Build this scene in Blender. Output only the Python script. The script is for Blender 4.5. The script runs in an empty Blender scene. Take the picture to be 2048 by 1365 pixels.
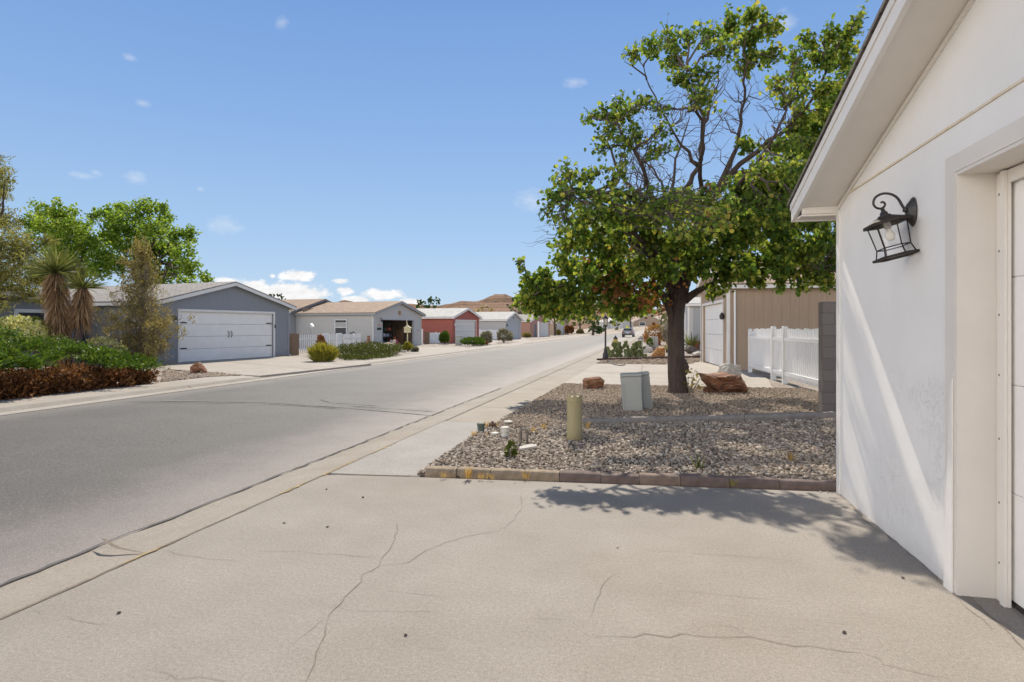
import bpy, math, random
import numpy as np
from mathutils import Vector, Matrix, Quaternion, noise as mnoise
random.seed(7); RNG = np.random.default_rng(7)
R = math.radians
SC = bpy.context.scene; COL = SC.collection
# ------------------------------------------------------------ camera, sky, sun
F, CX, HY, H = 1200.0, 1024.0, 655.0, 1.55          # focal length, centre, horizon (in 2048 px) and eye height
cam = bpy.data.cameras.new('camera'); cam_o = bpy.data.objects.new('camera', cam); COL.objects.link(cam_o)
cam.sensor_width = 36; cam.lens = F/2048*36; cam.shift_y = -(682.5-HY)/2048
cam.clip_start = .05; cam.clip_end = 8000
cam_o.location = (0, 0, H); cam_o.rotation_euler = (R(90), 0, 0)
SC.camera = cam_o
SUN_AZ, SUN_EL = R(3.0), R(44.6)
SUN_STRENGTH, SKY_STRENGTH, EXPOSURE = 5.0, .15, .25
sun = bpy.data.lights.new('sun', 'SUN'); sun_o = bpy.data.objects.new('sun', sun); COL.objects.link(sun_o)
sun.energy = SUN_STRENGTH; sun.angle = R(.5); sun.color = (1, .915, .775)
sdir = Vector((math.sin(SUN_AZ)*math.cos(SUN_EL), math.cos(SUN_AZ)*math.cos(SUN_EL), math.sin(SUN_EL)))
sun_o.rotation_euler = sdir.to_track_quat('Z', 'Y').to_euler(); sun_o.location = (0, 0, 60)
SC.view_settings.view_transform = 'Standard'; SC.view_settings.look = 'None'
SC.view_settings.exposure = EXPOSURE; SC.view_settings.gamma = 1
W = bpy.data.worlds.new('World'); SC.world = W; W.use_nodes = True

class G:                                             # tiny node-graph helper
    def __init__(s, nt): s.nt = nt; s.n = nt.nodes; s.l = nt.links
    def add(s, t, **kw):
        nd = s.n.new(t)
        for k, v in kw.items(): setattr(nd, k, v)
        return nd
    def put(s, sock, v):
        if isinstance(v, bpy.types.NodeSocket): s.l.new(v, sock)
        elif v is not None: sock.default_value = v
    def m(s, op, a, b=None, c=None, clamp=False):
        nd = s.add('ShaderNodeMath', operation=op, use_clamp=clamp)
        s.put(nd.inputs[0], a); s.put(nd.inputs[1], b)
        if c is not None: s.put(nd.inputs[2], c)
        return nd.outputs[0]
    def mix(s, f, a, b, blend='MIX'):
        nd = s.add('ShaderNodeMix', data_type='RGBA', blend_type=blend)
        s.put(nd.inputs['Factor'], f); s.put(nd.inputs['A'], col4(a)); s.put(nd.inputs['B'], col4(b))
        return nd.outputs['Result']
    def noise(s, vec, scale, detail=4, rough=.55, dist=0, out=0):
        nd = s.add('ShaderNodeTexNoise'); s.put(nd.inputs['Vector'], vec)
        nd.inputs['Scale'].default_value = scale; nd.inputs['Detail'].default_value = detail
        nd.inputs['Roughness'].default_value = rough; nd.inputs['Distortion'].default_value = dist
        return nd.outputs[out]
    def ramp(s, f, stops, interp='LINEAR'):
        nd = s.add('ShaderNodeValToRGB'); cr = nd.color_ramp; cr.interpolation = interp
        while len(cr.elements) < len(stops): cr.elements.new(.5)
        for e, (p, c) in zip(cr.elements, stops): e.position = p; e.color = col4(c)
        s.put(nd.inputs[0], f); return nd.outputs[0]
    def mapr(s, v, a, b, c=0, d=1):
        nd = s.add('ShaderNodeMapRange'); s.put(nd.inputs[0], v)
        for i, x in enumerate((a, b, c, d)): nd.inputs[1+i].default_value = x
        return nd.outputs[0]
    def scaled(s, vec, sc):
        nd = s.add('ShaderNodeMapping'); s.put(nd.inputs['Vector'], vec); nd.inputs['Scale'].default_value = sc
        return nd.outputs[0]
def col4(c):
    if isinstance(c, (tuple, list)) and len(c) == 3: return (*c, 1)
    if isinstance(c, (int, float)): return (c, c, c, 1)
    return c

def make_world():
    g = G(W.node_tree); g.n.clear()
    sky = g.add('ShaderNodeTexSky', sky_type='NISHITA'); sky.sun_disc = False
    sky.sun_elevation = SUN_EL; sky.sun_rotation = SUN_AZ; sky.altitude = 1600
    sky.air_density = 1.0; sky.dust_density = .55; sky.ozone_density = 1.2
    hs = g.add('ShaderNodeHueSaturation'); hs.inputs['Saturation'].default_value = 1.0; hs.inputs['Value'].default_value = 1.0
    g.l.new(sky.outputs[0], hs.inputs['Color'])
    tc = g.add('ShaderNodeTexCoord'); v = tc.outputs['Generated']
    sx = g.add('ShaderNodeSeparateXYZ'); g.l.new(v, sx.inputs[0])
    az = g.m('ARCTAN2', sx.outputs[0], sx.outputs[1]); el = g.m('ARCSINE', sx.outputs[2])
    n1 = g.noise(g.scaled(v, (1, 1, 1.8)), 46, 8, .62); n2 = g.noise(v, 9, 5, .6)
    nn = g.m('ADD', g.m('MULTIPLY', g.m('SUBTRACT', n1, .5), 2.6), g.m('MULTIPLY', g.m('SUBTRACT', n2, .5), .8))
    thick = None; thin = None
    def cloud(px, py, rx, ry):
        a = math.atan2((px-CX)/F, 1); e = math.atan2((HY-py)/F*math.cos(a), 1)
        ra, re = rx/F*math.cos(a)**2, ry/F*math.cos(a)
        da = g.m('DIVIDE', g.m('SUBTRACT', az, a), ra); de = g.m('DIVIDE', g.m('SUBTRACT', el, e), re)
        r = g.m('SQRT', g.m('ADD', g.m('MULTIPLY', da, da), g.m('MULTIPLY', de, de)))
        return g.m('SUBTRACT', 1.05, r)
    for c in [(500,578,70,20),(575,585,85,22),(455,566,40,11),(620,588,50,17),(598,551,41,13),(682,563,18,6),(690,582,19,9),
              (765,590,50,13),(715,600,38,8),(820,603,34,7),(545,552,7,5),(560,600,120,12)]:
        q = cloud(*c); thick = q if thick is None else g.m('MAXIMUM', thick, q)
    for c in [(270,357,30,13),(165,351,36,9),(190,346,14,9),(1062,402,38,24),(450,452,42,20),(320,410,18,9),(255,114,20,8),
              (285,207,18,9),(565,47,16,14),(1150,165,26,12),(1572,42,26,22),(400,378,10,6)]:
        q = cloud(*c); thin = q if thin is None else g.m('MAXIMUM', thin, q)
    a = g.mapr(g.m('ADD', thick, g.m('MULTIPLY', nn, .75)), .02, .45, 0, 1)
    b = g.mapr(g.m('ADD', thin, g.m('MULTIPLY', nn, .7)), .05, 1.6, 0, .42)
    al = g.m('MAXIMUM', a, b, clamp=True)
    k = 1/(SKY_STRENGTH*2**EXPOSURE)
    blue = g.ramp(g.mapr(el, 0, 1.57, 0, 1), [(0, (.50, .64, .80)), (.04, (.45, .615, .82)), (.10, (.36, .55, .815)), (.20, (.255, .435, .77)), (.31, (.175, .345, .70)), (.36, (.13, .27, .56)), (.5, (.07, .15, .31)), (1, (.055, .12, .25))])
    blue = g.mix(1, blue, (k, k, k), 'MULTIPLY')
    air = g.mix(.93, hs.outputs[0], blue)
    # unseen glow added low behind and left of the viewer, to fill shaded walls
    back = g.m('MULTIPLY', g.m('MULTIPLY', g.mapr(sx.outputs[1], .42, -.1, 0, 1), g.mapr(sx.outputs[0], .55, -.45, .15, 1)), g.mapr(el, R(34), R(17), 0, 1)); sky_fill = g.m('MULTIPLY', back, g.mapr(g.noise(v, 3.5, 6, .6), .36, .56, 0, .85))
    air = g.mix(sky_fill, air, (k*6.6, k*6.0, k*5.25))
    shade = g.mapr(n1, .35, .65, .86*k, 1.02*k)
    cc = g.mix(1, (1, 1.0, 1.0), shade, 'MULTIPLY')
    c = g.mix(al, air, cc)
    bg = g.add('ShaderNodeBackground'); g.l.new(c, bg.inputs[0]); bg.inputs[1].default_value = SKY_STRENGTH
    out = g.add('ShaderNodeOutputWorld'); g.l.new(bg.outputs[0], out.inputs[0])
make_world()

# ------------------------------------------------------------ frames of reference
A_ST = R(13.4); U = Vector((math.sin(A_ST), math.cos(A_ST), 0)); V = Vector((math.cos(A_ST), -math.sin(A_ST), 0))
def st(s, t, z=0.): return U*s + V*t + Vector((0, 0, z))          # street frame: s along, t to the right
def to_st(p): return p.dot(U), p.dot(V)
def gp(px, py, z=0.):                                              # the ground point seen at a place in the photo
    d = (H-z)*F/(py-HY); return Vector(((px-CX)/F*d, d, z))
def at(px, d, py): return Vector(((px-CX)/F*d, d, H-(py-HY)/F*d))  # the point at depth d
# ------------------------------------------------------------ mesh helper
class MB:
    def __init__(s): s.v = []; s.f = []; s.mi = []; s.cur = 0
    def face(s, pts):
        b = len(s.v); s.v += [tuple(p) for p in pts]; s.f.append(tuple(range(b, b+len(pts)))); s.mi.append(s.cur)
    def raw(s, vs, fs):
        b = len(s.v); s.v += [tuple(p) for p in vs]
        for f in fs: s.f.append(tuple(i+b for i in f)); s.mi.append(s.cur)
    def box(s, x0, x1, y0, y1, z0, z1, mat=None, bev=0.):
        if bev:
            c = bev; vs = []; 
            for z, e in ((z0, c), (z0+c, 0), (z1-c, 0), (z1, c)):
                vs += [(x0+e, y0+e, z), (x1-e, y0+e, z), (x1-e, y1-e, z), (x0+e, y1-e, z)]
            # vertical edges stay sharp except at the chamfered top and bottom
            fs = [(3, 2, 1, 0), (12, 13, 14, 15)]
            for k in range(3):
                for i in range(4):
                    j = (i+1) % 4; fs.append((4*k+i, 4*k+j, 4*k+4+j, 4*k+4+i))
        else:
            vs = [(x0, y0, z0), (x1, y0, z0), (x1, y1, z0), (x0, y1, z0), (x0, y0, z1), (x1, y0, z1), (x1, y1, z1), (x0, y1, z1)]
            fs = [(3, 2, 1, 0), (4, 5, 6, 7), (0, 1, 5, 4), (1, 2, 6, 5), (2, 3, 7, 6), (3, 0, 4, 7)]
        if mat is not None: vs = [mat @ Vector(v) for v in vs]
        s.raw(vs, fs)
    def prism(s, poly, z0, z1):                                    # vertical prism over a ground polygon
        n = len(poly); vs = [(p[0], p[1], z0) for p in poly] + [(p[0], p[1], z1) for p in poly]
        fs = [tuple(range(n-1, -1, -1)), tuple(range(n, 2*n))] + [(i, (i+1) % n, n+(i+1) % n, n+i) for i in range(n)]
        s.raw(vs, fs)
    def extr(s, poly, off):                                        # any planar polygon pushed along a vector
        n = len(poly); off = Vector(off); poly = [Vector(p) for p in poly]; vs = poly + [p+off for p in poly]
        s.raw(vs, [tuple(range(n-1, -1, -1)), tuple(range(n, 2*n))] + [(i, (i+1) % n, n+(i+1) % n, n+i) for i in range(n)])
    def tube(s, pts, rad, n=8, cap=True):
        pts = [Vector(p) for p in pts]
        if not isinstance(rad, (list, tuple)): rad = [rad]*len(pts)
        vs = []; fs = []; up = None
        for i, p in enumerate(pts):
            t = (pts[min(i+1, len(pts)-1)] - pts[max(i-1, 0)])
            t = t.normalized() if t.length > 1e-9 else Vector((0, 0, 1))
            if up is None: up = t.orthogonal().normalized()
            up = (up - t*up.dot(t)); up = up.normalized() if up.length > 1e-6 else t.orthogonal().normalized()
            w = t.cross(up)
            for k in range(n):
                a = 2*math.pi*k/n; vs.append(p + (up*math.cos(a)+w*math.sin(a))*rad[i])
        for i in range(len(pts)-1):
            for k in range(n):
                j = (k+1) % n; fs.append((i*n+k, i*n+j, i*n+n+j, i*n+n+k))
        if cap: fs += [tuple(range(n-1, -1, -1)), tuple(range((len(pts)-1)*n, len(pts)*n))]
        s.raw(vs, fs)
    def lathe(s, prof, n=16, c=(0, 0, 0), mat=None, sy=1.):        # profile of (radius, z)
        vs = []; fs = []
        for r, z in prof:
            for k in range(n):
                a = 2*math.pi*k/n; v = Vector((r*math.cos(a), r*math.sin(a)*sy, z))
                vs.append((mat @ v if mat is not None else v) + Vector(c))
        for i in range(len(prof)-1):
            for k in range(n):
                j = (k+1) % n; fs.append((i*n+k, i*n+j, i*n+n+j, i*n+n+k))
        fs += [tuple(range(n-1, -1, -1)), tuple(range((len(prof)-1)*n, len(prof)*n))]
        s.raw(vs, fs)
    def build(s, name, mats, parent=None, smooth=False):
        return mesh_obj(name, np.array(s.v, dtype=np.float32).reshape(-1, 3), s.f, mats, parent, smooth, s.mi)
def mesh_obj(name, v, f, mats, parent=None, smooth=False, mi=None):
    me = bpy.data.meshes.new(name)
    if isinstance(f, np.ndarray):
        nf, k = f.shape
        me.vertices.add(len(v)); me.vertices.foreach_set('co', np.asarray(v, np.float32).ravel())
        me.loops.add(nf*k); me.loops.foreach_set('vertex_index', f.astype(np.int32).ravel())
        me.polygons.add(nf); me.polygons.foreach_set('loop_start', np.arange(0, nf*k, k, dtype=np.int32))
        me.update(calc_edges=True)
    else:
        me.from_pydata([tuple(map(float, p)) for p in v], [], f)
    for m in (mats if isinstance(mats, (list, tuple)) else [mats]): me.materials.append(m)
    if mi is not None and any(mi): me.polygons.foreach_set('material_index', np.array(mi, np.int32))
    if smooth: me.polygons.foreach_set('use_smooth', np.ones(len(me.polygons), bool))
    me.update()
    o = bpy.data.objects.new(name, me); COL.objects.link(o)
    if parent is not None: o.parent = parent
    return o
def tag(o, label=None, cat=None, group=None, kind=None):
    if label: o['label'] = label
    if cat: o['category'] = cat
    if group: o['group'] = group
    if kind: o['kind'] = kind
    return o
def thing(name, label, cat, loc=(0, 0, 0), rz=0., group=None):
    o = bpy.data.objects.new(name, None); COL.objects.link(o); o.empty_display_size = .2
    o.location = loc; o.rotation_euler = (0, 0, rz)
    return tag(o, label, cat, group)
# ------------------------------------------------------------ materials
MAT = {}
def newmat(name):
    m = bpy.data.materials.new(name); m.use_nodes = True; g = G(m.node_tree); g.n.clear()
    out = g.add('ShaderNodeOutputMaterial'); p = g.add('ShaderNodeBsdfPrincipled'); g.l.new(p.outputs[0], out.inputs[0])
    tc = g.add('ShaderNodeTexCoord'); return m, g, p, tc.outputs['Object'], out
def bump(g, p, h, strength, dist=.01):
    b = g.add('ShaderNodeBump'); b.inputs['Strength'].default_value = strength; b.inputs['Distance'].default_value = dist
    g.put(b.inputs['Height'], h); g.l.new(b.outputs[0], p.inputs['Normal'])
def M(name, c, c2=None, scale=4., rough=.75, bmp=0., bscale=60., bdist=.004, spec=.3, metal=0., stretch=(1, 1, 1), lo=.35, hi=.65):
    if name in MAT: return MAT[name]
    m, g, p, co, out = newmat(name); v = g.scaled(co, stretch)
    if c2 is None: c2 = tuple(x*.82 for x in c)
    n = g.noise(v, scale, 6, .6); g.put(p.inputs['Base Color'], g.mix(g.mapr(n, lo, hi), c, c2))
    p.inputs['Roughness'].default_value = rough; p.inputs['Specular IOR Level'].default_value = spec; p.inputs['Metallic'].default_value = metal
    if bmp: bump(g, p, g.noise(v, bscale, 4, .6), bmp, bdist)
    MAT[name] = m; return m
def leafmat(name, stops, trans=.45, rough=.5, tint=(1.15, 1.1, .6)):
    if name in MAT: return MAT[name]
    m, g, p, co, out = newmat(name)
    geo = g.add('ShaderNodeNewGeometry'); r = geo.outputs['Random Per Island']
    big = g.noise(co, 1.1, 2)
    k = g.m('ADD', g.m('MULTIPLY', r, .75), g.mapr(big, .3, .7, 0, .25))
    c = g.ramp(k, stops); g.l.new(c, p.inputs['Base Color'])
    p.inputs['Roughness'].default_value = rough; p.inputs['Specular IOR Level'].default_value = .15
    t = g.add('ShaderNodeBsdfTranslucent'); g.l.new(g.mix(1, c, tint, 'MULTIPLY'), t.inputs[0])
    mx = g.add('ShaderNodeMixShader'); mx.inputs[0].default_value = trans
    g.l.new(p.outputs[0], mx.inputs[1]); g.l.new(t.outputs[0], mx.inputs[2]); g.l.new(mx.outputs[0], out.inputs[0])
    MAT[name] = m; return m
def concrete(name, c, c2, broom=.5, rot=None, stain=(.75, .66, .55)):
    c, c2 = tuple(x*.86 for x in c), tuple(x*.85 for x in c2)
    m, g, p, co, out = newmat(name)
    mp = g.add('ShaderNodeMapping'); g.l.new(co, mp.inputs[0]); mp.inputs['Rotation'].default_value = (0, 0, rot if rot is not None else A_ST)
    v = mp.outputs[0]
    a = g.noise(v, 1.3, 8, .62); b = g.noise(v, 140, 3, .7); c_ = g.noise(v, .45, 4, .6)
    base = g.mix(g.mapr(a, .3, .72), c, c2)
    base = g.mix(g.m('MULTIPLY', g.mapr(c_, .52, .72), .38), base, stain, 'MULTIPLY')
    spk = g.m('MULTIPLY', g.mapr(b, .32, .7, .66, 1.2), g.mapr(g.noise(v, 48, 3, .7), .3, .7, .84, 1.14)); base = g.mix(1, base, spk, 'MULTIPLY')
    d2 = g.noise(v, 26, 5, .75); base = g.mix(g.m('MULTIPLY', g.mapr(d2, .58, .72), .3), base, (.72, .66, .6), 'MULTIPLY')
    st_ = g.noise(g.scaled(v, (1.2, 40, 1)), 3.2, 5, .65)
    base = g.mix(broom*.55, base, g.mapr(st_, .3, .66, .78, 1.06), 'MULTIPLY')
    g.l.new(base, p.inputs['Base Color']); p.inputs['Roughness'].default_value = .85; p.inputs['Specular IOR Level'].default_value = .25
    h = g.m('ADD', g.m('MULTIPLY', st_, broom*1.4), g.m('ADD', g.m('MULTIPLY', b, .5), d2))
    bump(g, p, h, .4, .004); MAT[name] = m; return m
concrete('drive', (.41, .371, .332), (.34, .304, .266), .6)
concrete('gutter_c', (.415, .37, .32), (.335, .295, .25), .25)
concrete('walk', (.45, .40, .34), (.37, .325, .27), .35)
concrete('slab', (.45, .425, .40), (.385, .36, .335), .9)
concrete('far_conc', (.53, .48, .425), (.44, .39, .335), .3)
concrete('kerb_c', (.43, .39, .34), (.34, .30, .25), .2)
def asphalt():
    m, g, p, co, out = newmat('asphalt')
    a = g.noise(co, .5, 6, .65); b = g.noise(co, 120, 3, .8); s_ = g.noise(co, 60, 2, .6)
    base = g.mix(g.mapr(a, .3, .7), (.094, .089, .083), (.124, .117, .109))
    base = g.mix(1, base, g.mapr(b, .3, .72, .5, 1.5), 'MULTIPLY')
    base = g.mix(g.mapr(s_, .66, .74, 0, .75), base, (.50, .47, .43))
    base = g.mix(1, base, g.mapr(g.noise(co, 38, 3, .65), .3, .7, .62, 1.36), 'MULTIPLY')
    base = g.mix(g.mapr(g.noise(g.scaled(co, (1, 1, 1)), 24, 4, .7), .37, .28, 0, .75), base, (.05, .05, .05))
    base = g.mix(g.mapr(g.noise(g.scaled(co, (.5, 2, 1)), .8, 5, .7), .52, .72, 0, .4), base, (.11, .105, .10))
    d = g.add('ShaderNodeVectorMath', operation='DOT_PRODUCT'); g.l.new(co, d.inputs[0]); d.inputs[1].default_value = V
    t = g.m('ADD', d.outputs['Value'], g.m('MULTIPLY', g.m('SUBTRACT', g.noise(co, 1.4, 5, .6), .5), 1.2))
    base = g.mix(g.mapr(t, -5.6, -4.1, 0, .62), base, g.mix(1, (.33, .285, .265), g.mapr(b, .3, .72, .6, 1.4), 'MULTIPLY'))
    base = g.mix(g.mapr(t, -10.6, -11.6, 0, .4), base, (.3, .27, .24))
    g.l.new(base, p.inputs['Base Color']); p.inputs['Roughness'].default_value = .72; p.inputs['Specular IOR Level'].default_value = .35
    bump(g, p, g.m('ADD', b, s_), .6, .006); MAT['asphalt'] = m
asphalt()
STONES = [(0, (.10, .08, .064)), (.2, (.25, .20, .155)), (.4, (.38, .31, .245)), (.58, (.30, .25, .205)), (.72, (.48, .405, .325)), (.88, (.60, .535, .455)), (1, (.31, .205, .145))]
def gravelmat(name, scale, stops, bm=1.):
    m, g, p, co, out = newmat(name)
    vo = g.add('ShaderNodeTexVoronoi'); g.l.new(co, vo.inputs['Vector']); vo.inputs['Scale'].default_value = scale
    sx = g.add('ShaderNodeSeparateColor'); g.l.new(vo.outputs['Color'], sx.inputs[0])
    base = g.ramp(sx.outputs[0], stops)
    base = g.mix(g.mapr(vo.outputs['Distance'], .35, .75, 0, .65), base, (.13, .105, .085))
    base = g.mix(1, base, g.mapr(g.noise(co, .7, 4), .3, .7, .8, 1.15), 'MULTIPLY')
    g.l.new(base, p.inputs['Base Color']); p.inputs['Roughness'].default_value = .9
    bump(g, p, g.m('SUBTRACT', 1, vo.outputs['Distance']), bm, .6/scale); MAT[name] = m
gravelmat('gravel_base', 42, STONES)
gravelmat('gravel_gap_shade', 42, [(p, tuple(x*.55 for x in c)) for p, c in STONES])  # darkened gravel copy: shade between the stones put into the colour
gravelmat('gravel_far', 22, [(p, tuple(x*.95+.06 for x in c)) for p, c in STONES], .6)
gravelmat('desert', 3, [(0, (.40, .33, .26)), (.5, (.48, .40, .32)), (1, (.36, .28, .21))], .3)
def stonemat(name, stops):
    m, g, p, co, out = newmat(name); geo = g.add('ShaderNodeNewGeometry')
    base = g.ramp(geo.outputs['Random Per Island'], stops)
    base = g.mix(1, base, g.mapr(g.noise(co, 55, 4), .3, .7, .78, 1.18), 'MULTIPLY')
    g.l.new(base, p.inputs['Base Color']); p.inputs['Roughness'].default_value = .85; p.inputs['Specular IOR Level'].default_value = .25
    MAT[name] = m
M('soil', (.10, .065, .04), (.06, .038, .025), 8, .95, .8, 30, .02); stonemat('stones', STONES)
stonemat('stones_rear', [(0, (.18, .125, .085)), (.25, (.35, .27, .20)), (.5, (.46, .37, .28)), (.75, (.40, .31, .235)), (.9, (.57, .485, .395)), (1, (.27, .21, .165))])
def rockmat(name, c, c2, c3):
    m, g, p, co, out = newmat(name)
    a = g.noise(co, 3.2, 8, .65, .6); b = g.noise(g.scaled(co, (1, 1, 5)), 5, 6, .6)
    base = g.mix(g.mapr(a, .35, .62), c, c2); base = g.mix(g.mapr(b, .52, .7), base, c3)
    g.l.new(base, p.inputs['Base Color']); p.inputs['Roughness'].default_value = .88
    bump(g, p, g.m('ADD', g.noise(co, 14, 8, .7), b), .8, .03); MAT[name] = m
rockmat('red_rock', (.24, .095, .042), (.145, .06, .032), (.42, .31, .215))
rockmat('orange_rock', (.50, .25, .08), (.38, .17, .06), (.55, .40, .25))
rockmat('dark_rock', (.16, .13, .11), (.10, .085, .075), (.25, .2, .17))
rockmat('pale_rock', (.58, .53, .47), (.46, .41, .36), (.66, .63, .58))
def siding(name, c, step=.2, dark=.75, w=.012):
    m, g, p, co, out = newmat(name); sx = g.add('ShaderNodeSeparateXYZ'); g.l.new(co, sx.inputs[0])
    q = g.m('ADD', sx.outputs[0], sx.outputs[1]); f = g.m('FRACT', g.m('DIVIDE', q, step))
    gr = g.m('LESS_THAN', f, w/step)
    n = g.noise(g.scaled(co, (6, 6, .6)), 2.5, 6, .6)
    base = g.mix(g.mapr(n, .3, .7), tuple(x*1.06 for x in c), tuple(x*.92 for x in c))
    base = g.mix(g.m('MULTIPLY', gr, 1-dark), base, (.05, .045, .04))
    g.l.new(base, p.inputs['Base Color']); p.inputs['Roughness'].default_value = .7; p.inputs['Specular IOR Level'].default_value = .25
    bump(g, p, g.m('SUBTRACT', g.m('MULTIPLY', g.noise(g.scaled(co, (40, 40, 3)), 3, 4), .2), gr), .7, .006); MAT[name] = m; return m
siding('blue_siding', (.255, .272, .30), .2, .86); siding('grey_siding', (.46, .46, .47), .3, .9); siding('red_siding', (.36, .115, .09), .3, .85)
siding('tan_siding', (.38, .285, .205), .31, .72, .012); siding('pale_siding', (.47, .465, .455), .3, .9); siding('brick_wall', (.40, .22, .17), .25, .8)
siding('dark_siding', (.17, .18, .20), .3, .8); siding('house_grey', (.40, .405, .41), .3, .9)
def shingle(name, c, c2):
    m, g, p, co, out = newmat(name); sx = g.add('ShaderNodeSeparateXYZ'); g.l.new(co, sx.inputs[0])
    cb = g.add('ShaderNodeCombineXYZ'); g.l.new(sx.outputs[1], cb.inputs[0]); g.l.new(sx.outputs[0], cb.inputs[1])
    br = g.add('ShaderNodeTexBrick'); g.l.new(cb.outputs[0], br.inputs['Vector']); br.inputs['Scale'].default_value = 1
    br.inputs['Brick Width'].default_value = .32; br.inputs['Row Height'].default_value = .14; br.inputs['Mortar Size'].default_value = .012
    br.inputs['Color1'].default_value = col4(c); br.inputs['Color2'].default_value = col4(c2); br.inputs['Mortar'].default_value = col4(tuple(x*.5 for x in c2))
    base = g.mix(1, br.outputs[0], g.mapr(g.noise(co, 3, 6, .7), .3, .7, .8, 1.2), 'MULTIPLY')
    base = g.mix(1, base, g.mapr(g.noise(co, 60, 3, .7), .3, .7, .7, 1.3), 'MULTIPLY')
    g.l.new(base, p.inputs['Base Color']); p.inputs['Roughness'].default_value = .9; bump(g, p, br.outputs['Fac'], -.5, .01); MAT[name] = m
shingle('roof_grey', (.34, .31, .29), (.27, .25, .235)); shingle('roof_brown', (.40, .285, .205), (.32, .225, .165))
shingle('roof_pale', (.56, .545, .52), (.48, .47, .45)); shingle('roof_dark', (.10, .085, .075), (.07, .06, .055))
def stucco():
    m, g, p, co, out = newmat('stucco')
    a = g.noise(co, 1.6, 6, .6); sx = g.add('ShaderNodeSeparateXYZ'); g.l.new(co, sx.inputs[0])
    base = g.mix(g.mapr(a, .3, .7), (.80, .785, .765), (.74, .72, .695))
    base = g.mix(g.mapr(g.noise(co, 5, 7, .7), .62, .8, 0, .5), base, (.60, .56, .5))
    base = g.mix(g.mapr(g.m('ADD', sx.outputs[2], g.m('MULTIPLY', a, .25)), .28, .1, 0, .4), base, (.55, .50, .44))
    g.l.new(base, p.inputs['Base Color']); p.inputs['Roughness'].default_value = .7; p.inputs['Specular IOR Level'].default_value = .3
    fine = g.noise(co, 70, 4, .6); tr = g.noise(g.scaled(co, (1.3, 1, 1)), 7.5, 6, .7, .5)
    edge = g.mapr(g.m('ABSOLUTE', g.m('SUBTRACT', tr, .52)), 0, .03, 1, 0)          # trowel ridges, strongest low on the wall
    low = g.mapr(sx.outputs[2], 1.45, 1.2, .06, 1); patch = g.m('MULTIPLY', g.mapr(g.noise(co, 1.7, 3), .40, .52, .1, 1), g.mapr(sx.outputs[0], .7, 1.25, .15, 1))
    h = g.m('ADD', g.m('MULTIPLY', fine, .12), g.m('MULTIPLY', g.m('MULTIPLY', edge, low), g.m('MULTIPLY', patch, .18)))
    h = g.m('ADD', h, g.m('MULTIPLY', g.noise(co, 2.2, 3), .6))
    bump(g, p, h, .7, .011); MAT['stucco'] = m
stucco()
def paintmat(name, c, wear, chips=.64, stretch=(8, 8, .7)):
    m, g, p, co, out = newmat(name)
    a = g.noise(co, 2.5, 5, .6); w = g.noise(g.scaled(co, stretch), 3.5, 8, .75)
    base = g.mix(g.mapr(a, .3, .7), c, tuple(x*.93 for x in c)); base = g.mix(g.mapr(w, chips, chips+.05, 0, .5), base, wear)
    g.l.new(base, p.inputs['Base Color']); p.inputs['Roughness'].default_value = .6; p.inputs['Specular IOR Level'].default_value = .35
    bump(g, p, w, .25, .006); MAT[name] = m
paintmat('trim_white', (.77, .745, .71), (.47, .40, .33)); paintmat('trim_worn', (.70, .66, .61), (.45, .38, .32), .69); paintmat('vinyl_white', (.82, .82, .82), (.7, .68, .64), .66)
paintmat('soffit', (.74, .70, .645), (.6, .52, .44), .68, (2, 2, 2)); paintmat('door_white', (.86, .835, .80), (.7, .67, .62), .70)
paintmat('picket', (.80, .795, .785), (.62, .57, .5), .64)
paintmat('box_green', (.375, .38, .355), (.22, .2, .16), .69, (2, 2, 2)); paintmat('post_tan', (.33, .285, .16), (.20, .17, .10), .62, (4, 4, 1))
paintmat('door_grey', (.33, .34, .35), (.25, .25, .25), .7); paintmat('door_pale', (.66, .64, .61), (.5, .48, .45), .7); paintmat('door_blue', (.42, .44, .465), (.35, .35, .36), .7)
def barkmat(name, c, c2):
    m, g, p, co, out = newmat(name)
    a = g.noise(g.scaled(co, (9, 9, 1.4)), 2.2, 8, .7, .5)
    g.l.new(g.mix(g.mapr(a, .32, .66), c2, c), p.inputs['Base Color']); p.inputs['Roughness'].default_value = .9
    bump(g, p, a, 1., .05); MAT[name] = m
barkmat('bark', (.105, .075, .062), (.04, .028, .024)); barkmat('twig', (.15, .115, .10), (.09, .07, .062)); barkmat('pale_twig', (.34, .28, .22), (.2, .16, .12))
def blockmat():
    m, g, p, co, out = newmat('cmu'); sx = g.add('ShaderNodeSeparateXYZ'); g.l.new(co, sx.inputs[0])
    cb = g.add('ShaderNodeCombineXYZ'); g.l.new(g.m('ADD', sx.outputs[0], sx.outputs[1]), cb.inputs[0]); g.l.new(sx.outputs[2], cb.inputs[1])
    br = g.add('ShaderNodeTexBrick'); g.l.new(cb.outputs[0], br.inputs['Vector']); br.inputs['Scale'].default_value = 1
    br.inputs['Brick Width'].default_value = .4; br.inputs['Row Height'].default_value = .2; br.inputs['Mortar Size'].default_value = .008
    br.inputs['Color1'].default_value = (.17, .15, .14, 1); br.inputs['Color2'].default_value = (.145, .128, .12, 1); br.inputs['Mortar'].default_value = (.12, .108, .10, 1)
    base = g.mix(1, br.outputs[0], g.mapr(g.noise(co, 50, 4, .7), .3, .7, .75, 1.25), 'MULTIPLY')
    g.l.new(base, p.inputs['Base Color']); p.inputs['Roughness'].default_value = .9
    bump(g, p, g.m('ADD', g.noise(co, 60, 3), g.m('MULTIPLY', br.outputs['Fac'], -2)), .5, .008); MAT['cmu'] = m
blockmat()
BLACK = M('black_metal', (.022, .021, .022), (.04, .033, .028), 20, .45, .2, 90, .002, .5)
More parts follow.
